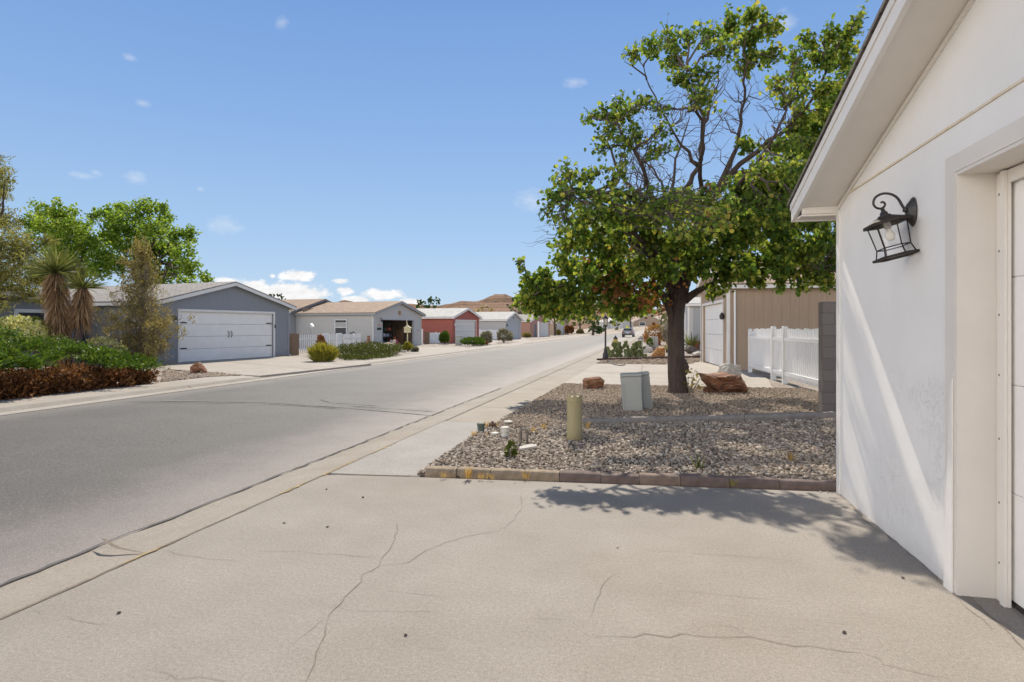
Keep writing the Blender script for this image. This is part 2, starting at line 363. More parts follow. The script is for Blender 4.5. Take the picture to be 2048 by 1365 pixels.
BRONZE = M('bronze_metal', (.04, .031, .025), (.028, .022, .019), 12, .7, .15, 90, .002, .25)
DARKLINE = M('crack_dark', (.15, .122, .10), (.24, .20, .165), 30, .95)
JOINT = M('joint_line', (.26, .22, .175), (.17, .14, .11), 12, .95)
WEEDY = M('joint_dry_moss', (.40, .30, .13), (.25, .2, .13), 9, .95)
GLASS_DK = M('window_pane', (.025, .03, .038), (.04, .045, .055), 3, .25, spec=.3)
WOOD = M('brown_wood', (.24, .165, .115), (.17, .115, .08), 6, .85, .4, 30, .01, stretch=(5, 5, .5))
def glassmat():
    m, g, p, co, out = newmat('clear_glass'); gl = g.add('ShaderNodeBsdfGlass'); gl.inputs['Roughness'].default_value = .02; gl.inputs['IOR'].default_value = 1.02
    gs = g.add('ShaderNodeBsdfGlossy'); gs.inputs['Roughness'].default_value = .04; mx = g.add('ShaderNodeMixShader'); mx.inputs[0].default_value = .07
    g.l.new(gl.outputs[0], mx.inputs[1]); g.l.new(gs.outputs[0], mx.inputs[2]); g.l.new(mx.outputs[0], out.inputs[0]); MAT['glass'] = m
glassmat()
# ------------------------------------------------------------ the setting
ZR = -.08
def struct(o): o['kind'] = 'structure'; return o
def sheet(name, poly, z0, z1, mat, parent=None):
    b = MB(); b.prism([(p[0], p[1]) for p in poly], z0, z1); return b.build(name, MAT[mat], parent)
def strip(name, ss, prof, mat):                       # sweep (t, z) sections along s; prof(s) -> list of (t, z)
    vs = []; fs = []
    for i, s in enumerate(ss):
        q = prof(s); n = len(q); vs += [tuple(st(s, t, z)) for t, z in q]
        if i:
            for k in range(n-1): fs.append(((i-1)*n+k, i*n+k, i*n+k+1, (i-1)*n+k+1))
    o = mesh_obj(name, np.array(vs), fs, MAT[mat]); return struct(o)
SLOPE0 = 118.
def rise(s, t=0.): return 0 if s < SLOPE0 else .00030*(s-SLOPE0)**2
b = MB(); b.prism([(-1500, -60), (1500, -60), (1500, 3000), (-1500, 3000)], -.6, -.3); struct(b.build('ground', MAT['desert']))
# road: straight, then bending right and climbing
def bend(s): return 0 if s < 100 else .0016*(s-100)**2
ss = list(np.arange(-14, 100, 6)) + list(np.arange(100, 236, 6))
strip('road', ss, lambda s: [(-11.7+bend(s), ZR+rise(s)), (-9.5+bend(s), ZR+.03+rise(s)), (-7.85+bend(s), ZR+.04+rise(s)), (-6+bend(s), ZR+.03+rise(s)), (-3.95+bend(s), ZR+.006+rise(s))], 'asphalt')
strip('gutter', ss, lambda s: [(-4.0+bend(s), -.2+rise(s)), (-3.99+bend(s), ZR+.012+rise(s)), (-3.84+bend(s), ZR+.012+rise(s)), (-3.62+bend(s), -.03+rise(s)), (-3.40+bend(s), rise(s)), (-3.385+bend(s), -.02+rise(s))], 'gutter_c')
strip('sidewalk', [9.36]+[s for s in ss if s > 10] , lambda s: [(-3.375+bend(s), -.1+rise(s)), (-3.375+bend(s), 0+rise(s)), (-2.46+bend(s), .0+rise(s)), (-2.46+bend(s), -.1+rise(s))], 'walk')
# the terrain beyond the street, climbing towards the mesa
vs = []; fs = []; tt = np.arange(-140, 160, 10.); s2 = np.arange(112, 300, 8.)
for s in s2:
    for t in tt:
        z = rise(s)*math.exp(-((t+7.8-bend(min(s, 236)))/38)**2)-.16; vs.append(st(s, t, z))
n = len(tt)
for i in range(len(s2)-1):
    for k in range(n-1): fs.append((i*n+k, i*n+k+1, (i+1)*n+k+1, (i+1)*n+k))
struct(mesh_obj('terrain', np.array([tuple(v) for v in vs]), fs, MAT['desert'], smooth=True))
# left kerb with its two driveway dips
s_d0, s_d1 = to_st(gp(560, 752, 0))[0], to_st(gp(742, 730, 0))[0]
s_e0, s_e1 = to_st(gp(1012, 692, 0))[0], to_st(gp(1058, 688, 0))[0]
def kh(s):
    for a, c in ((s_d0, s_d1), (s_e0, s_e1)):
        if a-.9 < s < c+1.2:
            return -.062 + .062*max(0, min(1, max((a-s)/.9, (s-c)/1.2)))
    return 0
ssl = sorted(set(list(np.arange(-8, 118, 1.0)) + [s_d0-.9, s_d0, s_d1, s_d1+1.2]))
strip('gutter_2', ssl, lambda s: [(-11.68, -.2), (-11.69, ZR+.012), (-12.02, ZR+.018)], 'far_conc')
strip('kerb', ssl, lambda s: [(-12.02, ZR+.018), (-12.03, ZR+.02), (-12.11, kh(s)-.012), (-12.13, kh(s)), (-12.30, kh(s))], 'kerb_c')
strip('sidewalk_2', ssl, lambda s: [(-12.30, kh(s)-.001), (-12.31, kh(s)-.001), (-12.75, kh(s)*.45), (-13.55, 0), (-13.56, -.2)], 'far_conc')
# yards
sheet('yard', [st(-12, -13.5), st(116, -13.5), st(116, -95), st(-12, -95)], -.3, -.006, 'gravel_far')['kind'] = 'structure'
sheet('yard_2', [st(4.0, -2.47), st(116, -2.47), st(116, 60), st(4.0, 60)], -.3, -.02, 'gravel_base')['kind'] = 'structure'
sheet('soil', [st(2.5, -13.56), st(11.6, -13.56), st(11.2, -15.2), st(8.5, -17.4), st(2.5, -17.4)], -.2, .003, 'soil')['kind'] = 'structure'
# joints, cracks and seams, as thin strips lying on their slab
def ribbon(mb, pts, w, z, jit=0., sub=.12, taper=True):
    P = [Vector((p[0], p[1], 0)) for p in pts]; Q = [P[0]]
    for a, c in zip(P[:-1], P[1:]):
        n = max(1, int((c-a).length/sub))
        for i in range(1, n+1):
            q = a.lerp(c, i/n); d = (c-a).normalized(); nn = Vector((-d.y, d.x, 0))
            if jit and (i < n): q = q + nn*random.uniform(-jit, jit)
            Q.append(q)
    vs = []; fs = []
    for i, q in enumerate(Q):
        d = (Q[min(i+1, len(Q)-1)]-Q[max(i-1, 0)]).normalized(); nn = Vector((-d.y, d.x, 0))
        k = w*(random.uniform(.45, 1.25) if jit else 1)*.5
        if taper and i in (0, len(Q)-1): k *= .2
        vs += [(q.x+nn.x*k, q.y+nn.y*k, z), (q.x-nn.x*k, q.y-nn.y*k, z)]
        if i: fs.append((2*i-2, 2*i-1, 2*i+1, 2*i))
    mb.raw(vs, fs)
CORNER = gp(1676, 985)                                # far-left corner of the white house
A_W = R(12.3); WD = Vector((-math.sin(A_W), -math.cos(A_W), 0)); WN = Vector((-math.cos(A_W), math.sin(A_W), 0))   # along the wall to the viewer, and out of it
e0, e1 = gp(842, 957), CORNER
dr = sheet('driveway', [st(-6, -3.375), st(to_st(gp(664, 952))[0], -3.375), gp(676, 950), gp(840, 955), e1+WN*.0, e1+Vector((.4, -.05, 0)), e1+WD*9+Vector((.6, 0, 0))], -.2, .0, 'drive'); struct(dr)
sl = sheet('pavement_slab', [st(to_st(gp(681, 948.6))[0], -3.375), gp(839, 954), st(9.35, -2.45), st(9.35, -3.375)], -.2, .004, 'slab'); struct(sl)
mb = MB()
def crack(px, w=.0055, jit=.012): ribbon(mb, [gp(*p) for p in px], w*.75, .003, jit, .07)
crack([(612, 1365), (640, 1290), (657, 1238), (658, 1230), (690, 1195), (722, 1165), (724, 1150), (760, 1132), (762, 1120), (790, 1080), (795, 1045)], .007)
crack([(762, 1132), (815, 1127), (860, 1098), (925, 1075), (1000, 1062)], .005); crack([(1000, 1062), (1030, 1040), (1044, 1015), (1040, 990)], .004)
crack([(513, 1103), (590, 1103), (640, 1109), (770, 1115)], .004); crack([(325, 1100), (370, 1112), (415, 1119), (485, 1124)], .005)
crack([(126, 1230), (150, 1241), (217, 1250)], .005); crack([(62, 1218), (85, 1235)], .004)
crack([(657, 1232), (625, 1258), (590, 1285)], .003); crack([(310, 1340), (345, 1352), (352, 1360), (405, 1355), (460, 1365)], .005)
crack([(1180, 1275), (1215, 1273), (1270, 1275), (1290, 1268), (1340, 1276), (1365, 1268), (1375, 1270), (1450, 1276), (1500, 1274), (1560, 1288), (1720, 1306)], .0055)
crack([(1720, 1306), (1760, 1318), (1765, 1330), (1840, 1348), (1915, 1362)], .004)
crack([(1235, 1145), (1215, 1160), (1200, 1190), (1180, 1235)], .0035)
crack([(1285, 1100), (1400, 1108), (1550, 1118)], .003, .006); crack([(1445, 1088), (1490, 1090)], .005, .004); crack([(1420, 1250), (1470, 1255), (1500, 1274)], .003)
crack([(1060, 1236), (1180, 1245)], .0028, .006); crack([(830, 1295), (905, 1302)], .0025, .006); crack([(620, 1205), (700, 1222), (800, 1224), (880, 1222)], .0025, .006)
crack([(1700, 1010), (1740, 1050), (1805, 1092), (1850, 1132), (1900, 1165), (1950, 1205), (2000, 1250), (2048, 1300)], .012, .012)
crack([(1845, 1125), (1885, 1170), (1930, 1195), (1980, 1238), (2010, 1248), (2048, 1275)], .006, .02); crack([(1790, 1080), (1860, 1142), (1920, 1200), (1990, 1270)], .005, .02)
crack([(1040, 1100), (1240, 1118)], .0022, .004); crack([(1330, 1180), (1540, 1200)], .0022, .004); crack([(1500, 1230), (1720, 1252)], .0022, .004); crack([(760, 1180), (900, 1196)], .0022, .004)
mb.build('crack', DARKLINE, dr)
mb = MB(); ribbon(mb, [gp(200, 1093, -.06), gp(235, 1106, -.03), gp(292, 1108, 0)], .035, .005, .006, .1)
ribbon(mb, [gp(205, 1090, -.06), gp(250, 1080, -.04)], .03, -.03, .01, .1); ribbon(mb, [gp(560, 965), gp(610, 970)], .008, .004, .01)
mb.build('crack', DARKLINE, bpy.data.objects['gutter'])
mb = MB(); ribbon(mb, [st(s, -3.375) for s in np.arange(1.5, 8, .5)], .02, .006, .006, .1); mb.build('joint', JOINT, bpy.data.objects['gutter'])
mb = MB()
for s0 in (3.2, 4.9, 5.6, 6.7): ribbon(mb, [st(s0, -3.372), st(s0+random.uniform(.3, .9), -3.372)], .03, .009, .012, .05)
ribbon(mb, [gp(292, 1047, -.06), gp(322, 1040, -.06)], .05, -.058, .02, .06); mb.build('dry_moss', WEEDY, bpy.data.objects['gutter'])
mb = MB()
for s0 in list(np.arange(11.2, 60, 1.75)): ribbon(mb, [st(s0, -3.35), st(s0, -2.47)], .014, .0035, 0)
ribbon(mb, [st(9.36, -3.36), st(70, -3.36)], .012, .0035, 0); mb.build('joint', JOINT, bpy.data.objects['sidewalk'])
mb = MB(); ribbon(mb, [gp(677, 950), gp(840, 953)], .014, .006, .002); ribbon(mb, [st(9.36, -3.4), st(9.36, -2.46)], .018, .007, .002); mb.build('joint', JOINT, sl)
mb = MB()
for s0 in (3.5, 8.9, 12.6, 14.3): ribbon(mb, [st(s0, -12.34), st(s0, -13.5)], .016, .004, 0)
for s0 in np.arange(24, 100, 3.6): ribbon(mb, [st(s0, -12.80), st(s0, -13.5)], .02, .006, 0)
mb.build('joint', JOINT, bpy.data.objects['sidewalk_2'])
mb = MB()
for s0 in (13.55, 20.1): mb.extr([st(s0, -12.125, .0), st(s0, -12.02, ZR+.02), st(s0, -11.95, ZR+.02), st(s0, -11.95, ZR+.016), st(s0, -12.03, ZR+.016)], U*.03)
mb.build('joint', DARKLINE, bpy.data.objects['kerb'])
# seams sealed across the asphalt
SEAM = M('seam', (.25, .235, .22), (.16, .15, .145), 14, .9); SEAMD = M('seam_dark', (.085, .08, .077), (.13, .122, .115), 14, .8)
mb = MB(); rz = ZR+.045
for px, w in (([(250, 801), (520, 806), (700, 817), (870, 829)], .06), ([(700, 812), (880, 822)], .05), ([(640, 800), (660, 806)], .05), ([(640, 800), (655, 797)], .05), ([(655, 806), (760, 812)], .04)):
    ribbon(mb, [gp(x, y, ZR+.03) for x, y in px], w, rz, .012, .25)
mb.build('seam', SEAM, bpy.data.objects['road'])
mb = MB()
for px, w in (([(252, 804), (520, 809), (690, 819)], .035), ([(700, 814), (880, 825)], .02)):
    ribbon(mb, [gp(x, y, ZR+.03) for x, y in px], w, rz-.002, .02, .25)
ribbon(mb, [st(s, -3.985) for s in np.arange(0, 16, .5)], .035, ZR+.022, .02, .11); mb.build('seam', SEAMD, bpy.data.objects['road'])
# driveways and paths of the other houses
def drive(name, poly, mat='far_conc', z=.002, lines=()):
    o = sheet(name, poly, -.2, z, mat); struct(o)
    if lines:
        m = MB()
        for a, c in lines: ribbon(m, [a, c], .025, z+.004, 0)
        m.build('joint', JOINT, o)
    return o
drive('driveway_2', [gp(318, 738), gp(485, 750), gp(520, 752), gp(742, 728), gp(700, 724), gp(600, 715), gp(578, 712), gp(350, 726)], lines=[(gp(430, 722), gp(640, 740)), (gp(600, 717), gp(700, 732))])
drive('driveway_3', [gp(780, 703), gp(858, 708), gp(925, 699), gp(936, 695), gp(838, 694), gp(766, 697)])
drive('driveway_4', [gp(915, 681), gp(972, 676), gp(1000, 685), gp(985, 690)]); drive('driveway_5', [gp(1018, 679), gp(1042, 676), gp(1066, 684), gp(1046, 687)])
N0, N1 = to_st(gp(1120, 768))[0], to_st(gp(1196, 728))[0]
drive('driveway_6', [st(N0, -2.455), st(N0+.3, 3.6), gp(1545, 775), gp(1535, 758), gp(1495, 741), gp(1398, 725), st(N1, 1.2), st(N1, -2.455)], 'far_conc', .002,
      [(gp(1280, 768), gp(1285, 730)), (st(N0+4.5, -2.4), st(N0+4.7, 3.2))])
drive('path', [gp(1548, 777), gp(1500, 742), gp(1478, 741), gp(1430, 745), gp(1455, 775)], 'far_conc', .008)
# mesa ridge
prof = [(-900, 618), (-300, 612), (200, 611), (560, 604), (591, 602), (640, 602), (669, 605), (732, 604), (800, 609), (826, 611), (880, 611), (905, 606), (923, 601), (940, 602), (953, 603), (970, 597), (990, 593), (1020, 595), (1060, 599), (1120, 604), (1180, 607), (1230, 612), (1280, 622), (1330, 616), (1400, 612), (1600, 614), (2300, 612), (3000, 614)]
azs = np.arange(-900, 3000, 7.); vs = []; fs = []
ring = [(250, 0.), (285, .13), (310, .27), (330, .42), (345, .58), (357, .72), (366, .80), (373, .93), (380, 1.), (400, 1.03), (440, 1.0), (520, .5), (640, 0)]
px_, py_ = [p[0] for p in prof], [p[1] for p in prof]
for x in azs:
    top = (HY-np.interp(x, px_, py_))/F*380+H
    for d, k in ring:
        nz = mnoise.fractal(Vector((x*.02, d*.03, 0)), 1, 2, 5); ny = mnoise.fractal(Vector((x*.035, d*.015, 9)), 1, 2, 5)
        dd = d*(1+.012*ny*(0 if d < 300 else 1)); z = top*k + (nz*1.6*min(1, 4*k*(1.25-k)) if 0 < k < 1.02 else 0) + (nz*.5 if k == 1 else 0)
        vs.append(((x-CX)/F*dd, dd, z - (.3 if k == 0 else 0)))
n = len(ring)
for i in range(len(azs)-1):
    for k in range(n-1): fs.append((i*n+k, i*n+n+k, i*n+n+k+1, i*n+k+1))
def hillmat():
    m, g, p, co, out = newmat('hill'); geo = g.add('ShaderNodeNewGeometry'); sx = g.add('ShaderNodeSeparateXYZ'); g.l.new(co, sx.inputs[0])
    layer = g.noise(g.scaled(co, (.01, .01, .9)), 1, 5, .7); a = g.noise(co, .12, 8, .7)
    base = g.mix(g.mapr(a, .35, .65), (.24, .145, .095), (.16, .095, .06)); base = g.mix(g.mapr(layer, .45, .6), base, (.30, .19, .13))
    base = g.mix(g.mapr(g.noise(co, .5, 4, .7), .58, .66, 0, .7), base, (.09, .085, .05))
    g.l.new(base, p.inputs['Base Color']); p.inputs['Roughness'].default_value = .95; p.inputs['Specular IOR Level'].default_value = .1
    bump(g, p, g.m('ADD', a, layer), 1., 1.5); MAT['hill'] = m
hillmat()
struct(mesh_obj('hills', np.array(vs), fs, MAT['hill']))
# ------------------------------------------------------------ gravel
def ico():
    t = (1+5**.5)/2
    v = np.array([(-1, t, 0), (1, t, 0), (-1, -t, 0), (1, -t, 0), (0, -1, t), (0, 1, t), (0, -1, -t), (0, 1, -t), (t, 0, -1), (t, 0, 1), (-t, 0, -1), (-t, 0, 1)], float)
    f = np.array([(0, 11, 5), (0, 5, 1), (0, 1, 7), (0, 7, 10), (0, 10, 11), (1, 5, 9), (5, 11, 4), (11, 10, 2), (10, 7, 6), (7, 1, 8), (3, 9, 4), (3, 4, 2), (3, 2, 6), (3, 6, 8), (3, 8, 9), (4, 9, 5), (2, 4, 11), (6, 2, 10), (8, 6, 7), (9, 8, 1)])
    return v/np.linalg.norm(v[0]), f
IV, IF = ico()
def inpoly(P, poly):
    x, y = P[:, 0], P[:, 1]; ins = np.zeros(len(P), bool); n = len(poly)
    for i in range(n):
        x0, y0 = poly[i][:2]; x1, y1 = poly[(i+1) % n][:2]
        c = ((y0 > y) != (y1 > y)); ins ^= c & (x < (x1-x0)*(y-y0)/((y1-y0) if y1 != y0 else 1e-9)+x0)
    return ins
def gravel(name, poly, n, r0, r1, z, mat, label, hump=None):
    P = np.array([tuple(p)[:2] for p in poly]); lo, hi = P.min(0), P.max(0)
    q = RNG.uniform(lo, hi, (n*4, 2)); q = q[inpoly(q, poly)][:n]; n = len(q)
    r = RNG.uniform(0, 1, n)**2.2*(r1-r0)+r0
    v = IV[None]*(1+RNG.uniform(-.28, .22, (n, 12, 1)))*r[:, None, None]*np.stack([RNG.uniform(.8, 1.35, n), RNG.uniform(.7, 1.1, n), RNG.uniform(.5, .85, n)], 1)[:, None]
    a = RNG.uniform(0, 6.28, n); b = RNG.normal(0, .35, n)
    y, zz = v[..., 1].copy(), v[..., 2].copy(); cb, sb = np.cos(b)[:, None], np.sin(b)[:, None]
    v[..., 1] = y*cb-zz*sb; v[..., 2] = y*sb+zz*cb
    x, y = v[..., 0].copy(), v[..., 1].copy(); ca, sa = np.cos(a)[:, None], np.sin(a)[:, None]
    v[..., 0] = x*ca-y*sa+q[:, 0:1]; v[..., 1] = x*sa+y*ca+q[:, 1:2]
    hz = np.zeros(n) if hump is None else hump(q)
    v[..., 2] += (z+hz+r*RNG.uniform(-.1, .75, n))[:, None]
    f = (IF[None]+12*np.arange(n)[:, None, None]).reshape(-1, 3)
    return tag(mesh_obj(name, v.reshape(-1, 3), f, MAT[mat]), label, 'gravel', kind='stuff')
m0, m1 = gp(968, 857), gp(1676, 838)
bedA = [e0+Vector((-.05, .12, 0)), CORNER+Vector((-.1, .15, 0)), CORNER+Vector((1.2, .1, 0)), m1+Vector((1.2, 0, 0)), m0]
bedB = [m0+Vector((.05, 0, 0)), m1+Vector((1.2, .1, 0)), Vector((7.2, 13.6, 0)), Vector((7.35, 15.4, 0)), st(N0-.03, 3.6), st(N0-.03, -2.44)]
sheet('gravel_bed', bedA, -.2, .012, 'gravel_gap_shade')['kind'] = 'structure'
sheet('gravel_bed_2', bedB, -.2, .010, 'gravel_gap_shade')['kind'] = 'structure'
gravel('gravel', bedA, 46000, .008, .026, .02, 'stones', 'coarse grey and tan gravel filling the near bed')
gravel('gravel_rear', bedB, 40000, .009, .023, .014, 'stones_rear', 'fine tan gravel around the trunk of the big tree')
bedC = [st(N1+.05, -2.4), st(N1+.05, 1.2), gp(1398, 724), gp(1402, 712), gp(1210, 712)]
gravel('gravel_strip', bedC, 4000, .02, .045, -.01, 'stones_rear', 'tan gravel strip beyond the next driveway')
gravel('gravel_wedge', [gp(322, 765), gp(330, 739), gp(485, 751), st(to_st(gp(485, 757))[0], -13.55)], 6000, .015, .04, 0, 'stones_rear', 'pale gravel wedge in front of the blue garage')
# ------------------------------------------------------------ houses
def house(name, label, cat, o, phi, Wd, D, eave, ridge, wall, roof, door=None, over=.3, right=False, rake='trim_white', open_=False, door_mat='door_white', trim='trim_white', panels=4, group=None, xr=None, spout=True, handles=False):
    # local x along the front, y into the house, z up
    rz = (math.pi/2-phi) if not right else (1.5*math.pi-phi)
    t = thing(name, label, cat, o, rz, group); xr = Wd/2 if xr is None else xr
    zt = lambda x: eave+(ridge-eave)*(x/xr if x <= xr else (Wd-x)/(Wd-xr))
    b = MB(); zb = -.15
    if door:
        x0, x1, h = door
        b.face([(0, 0, zb), (x0, 0, zb), (x0, 0, zt(x0)), (0, 0, eave)]); b.face([(x1, 0, zb), (Wd, 0, zb), (Wd, 0, eave), (x1, 0, zt(x1))])
        b.face([(x0, 0, h), (x1, 0, h), (x1, 0, zt(x1)), (xr, 0, ridge), (x0, 0, zt(x0))])
        for xx in (x0, x1): b.face([(xx, 0, zb), (xx, .14, zb), (xx, .14, h), (xx, 0, h)])
        b.face([(x0, 0, h), (x1, 0, h), (x1, .14, h), (x0, .14, h)])
    else: b.face([(0, 0, zb), (Wd, 0, zb), (Wd, 0, eave), (xr, 0, ridge), (0, 0, eave)])
    b.face([(0, 0, zb), (0, 0, eave), (0, D, eave), (0, D, zb)]); b.face([(Wd, 0, zb), (Wd, D, zb), (Wd, D, eave), (Wd, 0, eave)])
    b.face([(0, D, zb), (0, D, eave), (xr, D, ridge), (Wd, D, eave), (Wd, D, zb)])
    b.build('wall', MAT[wall], t)
    b = MB(); th = .05
    for xa, xb in ((0, xr), (Wd, xr)):
        sl = (ridge-eave)/abs(xr-xa); sg = 1 if xb > xa else -1; xe = xa-sg*over; ze = eave-sl*over
        e = .03
        b.extr([(xe, -over, ze+.06+e), (xb, -over, ridge+.06+e), (xb, D+over, ridge+.06+e), (xe, D+over, ze+.06+e)], (0, 0, th))
    b.build('roof', MAT[roof], t)
    b = MB()
    for xa, xb in ((0, xr), (Wd, xr)):
        sl = (ridge-eave)/abs(xr-xa); sg = 1 if xb > xa else -1; xe = xa-sg*over; ze = eave-sl*over
        b.extr([(xe, -over, ze-.07), (xb, -over, ridge-.07), (xb, -over, ridge+.085), (xe, -over, ze+.085)], (0, .04, 0))     # rake board
        b.extr([(xe, -over+.04, ze-.05), (xe, D+over, ze-.05), (xe, D+over, ze+.08), (xe, -over+.04, ze+.08)], (sg*.04, 0, 0))    # eave board
    b.build('fascia', MAT[rake], t)
    b = MB()
    for xa, xb in ((0, xr), (Wd, xr)):
        sl = (ridge-eave)/abs(xr-xa); sg = 1 if xb > xa else -1; xe = xa-sg*over; ze = eave-sl*over
        b.extr([(xe+sg*.05, -over+.05, ze+.055), (xb, -over+.05, ridge+.04), (xb, -.005, ridge+.04), (xe+sg*.05, -.005, ze+.055)], (0, 0, .02))
        b.extr([(xe+sg*.05, 0, ze+.055), (xa-sg*.005, 0, ze+.055+sl*(over-.05)), (xa-sg*.005, D, ze+.055+sl*(over-.05)), (xe+sg*.05, D, ze+.055)], (0, 0, .02))
    b.build('soffit', MAT['soffit'], t)
    if door:
        x0, x1, h = door; b = MB(); w = .11
        b.box(x0-w, x0, -.025, 0, -.1, h+w); b.box(x1, x1+w, -.025, 0, -.1, h+w); b.box(x0, x1, -.025, 0, h, h+w)
        b.build('door_trim', MAT[trim], t)
        if not open_:
            b = MB(); ph = h/panels
            for k in range(panels): b.box(x0+.005, x1-.005, .09, .13, .01+k*ph, (k+1)*ph-.0005, bev=.0022)
            gd = b.build('garage_door', MAT[door_mat], t)
            if handles:
                for s_ in (-1, 1):
                    for zz in (.27*h, .78*h):
                        b = MB(); xx = (x0 if s_ < 0 else x1); xa, xb = sorted((xx-s_*.05, xx-s_*.42)); b.box(xa, xb, .078, .09, zz-.028, zz+.028); b.lathe([(.02, .07), (.02, .078)], 8, (xa+.06, .0, zz), Matrix.Rotation(R(90), 4, 'X')); b.build('hinge', BLACK, gd)
                    b = MB(); xx = (x0+x1)/2+s_*.09
                    b.tube([(xx, .088, h*.47), (xx+.02, .05, h*.50), (xx+.03, .045, h*.54), (xx+.02, .05, h*.58), (xx, .088, h*.61)], .016, 6); b.build('handle', BLACK, gd)
    w = .09
    for xx in (0, Wd):
        s_ = -1 if xx == 0 else 1; b = MB()
        b.box(min(xx, xx-s_*w), max(xx, xx-s_*w), -.018, 0, -.1, eave-.02); b.box(min(xx, xx+s_*.018), max(xx, xx+s_*.018), -.018, w, -.1, eave-.02)
        b.build('corner_board', MAT[wall if not right else trim], t)
    if spout:
        for xx in ([Wd] if not right else []) + ([0] if name == 'open_garage' else []):
            s_ = -1 if xx == 0 else 1
            b = MB(); b.tube([(xx+s_*.26, .03, eave-.12), (xx+s_*.06, .05, eave-.35), (xx+s_*.06, .05, .12), (xx+s_*.15, .0, .04)], .035, 6); b.build('downspout', MAT['vinyl_white'], t)
    return t
def window(t, x0, x1, z0, z1, y=0., side='x', frame='trim_white', bars=0, sash=True):
    # side 'x': on the front plane y; side 'y': on the side wall x=y
    def T(b, a0, a1, d0, d1, c0, c1):
        if side == 'x': b.box(a0, a1, y+d0, y+d1, c0, c1)
        else: b.box(y+d0, y+d1, a0, a1, c0, c1)
    f = MB(); w = .09
    T(f, x0-w, x1+w, -.03, -.002, z1, z1+w); T(f, x0-w, x1+w, -.035, -.002, z0-w, z0); T(f, x0-w, x0, -.03, -.002, z0, z1); T(f, x1, x1+w, -.03, -.002, z0, z1)
    wo = f.build('window', MAT[frame], t)
    p = MB(); T(p, x0, x1, -.012, -.004, z0, z1); p.build('pane', GLASS_DK, wo)
    if sash:
        s = MB(); zm = (z0+z1)/2
        T(s, x0, x0+.05, -.022, -.013, z0, z1); T(s, x1-.05, x1, -.022, -.013, z0, z1); T(s, x0+.05, x1-.05, -.022, -.013, z1-.05, z1); T(s, x0+.05, x1-.05, -.022, -.013, z0, z0+.05); T(s, x0+.05, x1-.05, -.024, -.013, zm-.03, zm+.03)
        for k in range(bars): T(s, x0+.06, x1-.06, -.018, -.013, zm+.06+k*.07, zm+.09+k*.07)
        s.build('sash', MAT['vinyl_white'], wo)
    return wo
def dirv(phi): return Vector((math.sin(phi), math.cos(phi), 0))
# --- blue-grey garage
P1 = R(21.5); A1 = gp(360, 725.5); d1 = dirv(P1); b1 = Vector((-math.cos(P1), math.sin(P1), 0))
O1 = A1-d1*1.05
hs1 = house('blue_garage', 'blue grey gabled garage with a closed white door and black strap hinges', 'garage', O1, P1, 7.75, 11, 2.62, 3.62, 'blue_siding', 'roof_grey', (1.05, 6.62, 2.25), handles=True, panels=4)
b = MB(); b.box(.65, .79, -.10, -.005, 2.02, 2.06); b.lathe([(.03, 0), (.075, .04), (.075, .1), (.04, .13)], 8, (.72, -.13, 1.86)); b.build('wall_lamp', BLACK, hs1)
b = MB(); b.box(6.68, 6.73, -.055, -.025, 1.50, 1.68); b.build('keypad', BLACK, hs1)
for xx in (.05,):
    for xa, xb in ((0, .93), (6.75, 7.75)): b = MB(); b.box(xa, xb, -.02, -.003, -.1, .1); b.build('skirting', M('skirt', (.33, .29, .25)), hs1)
# --- the blue home behind the yucca
O1b = A1-d1*13.2+b1*4.2
hs1b = house('blue_house', 'low blue grey house with white framed dark window behind the yucca', 'house', O1b, P1, 11.5, 9, 2.5, 3.3, 'blue_siding', 'roof_grey', None)
for z_ in (0,):
    b = MB(); b.box(8.2, 9.6, -.32+.9, 2.2, 0, .09, Matrix.Translation((0, 0, 3.02))@Matrix.Rotation(R(7.9), 4, 'Y')); b.build('skylight', M('skylight', (.20, .27, .36), (.16, .22, .3), 2, .15, spec=.6), hs1b)
window(hs1b, 9.2, 10.25, 1.05, 2.2, frame='vinyl_white')
# --- light grey open garage and its house
P2 = R(20); O2 = Vector((-.23*45.57, 45.57, 0)); d2 = dirv(P2); b2 = Vector((-math.cos(P2), math.sin(P2), 0))
hs2 = house('open_garage', 'light grey garage with its wide door open on a dark cluttered interior', 'garage', O2, P2, 7.4, 7.3, 2.62, 3.55, 'pale_siding', 'roof_brown', (1.15, 6.05, 2.13), rake='door_grey', trim='door_blue', open_=True)
b = MB(); b.face([(.02, 6.6, -.02), (7.38, 6.6, -.02), (7.38, 6.6, 3.1), (.02, 6.6, 3.1)]); b.face([(.02, .15, 2.45), (7.38, .15, 2.45), (7.38, 6.6, 2.45), (.02, 6.6, 2.45)])
for xx in (.02, 7.38): b.face([(xx, .15, -.02), (xx, 6.6, -.02), (xx, 6.6, 2.45), (xx, .15, 2.45)])
b.build('inner_wall', M('inner', (.30, .24, .18), (.24, .19, .14), 2, .9), hs2)
b = MB(); b.face([(.02, .02, .012), (7.38, .02, .012), (7.38, 6.6, .012), (.02, 6.6, .012)]); b.build('inner_floor', M('inner_floor', (.28, .26, .24)), hs2)
window(hs2, 2.45, 3.55, .95, 2.15, 0, 'y', 'door_blue', bars=5)
def disc(name, x, z, r, m, t, y=-.02):
    b = MB(); b.lathe([(r*.96, 0), (r, .01), (r, .03), (r*.6, .045)], 20, (x, y+.018, z), Matrix.Rotation(R(90), 4, 'X')); return b.build(name, m, t)
disc('round_plaque', 3.75, 2.72, .2, M('plaque', (.25, .12, .07), (.45, .33, .12), 14, .6), hs2)
b = MB(); b.box(.42, .98, -.03, -.002, 1.34, 1.52); b.build('address_sign', M('sign_green', (.03, .055, .055)), hs2)
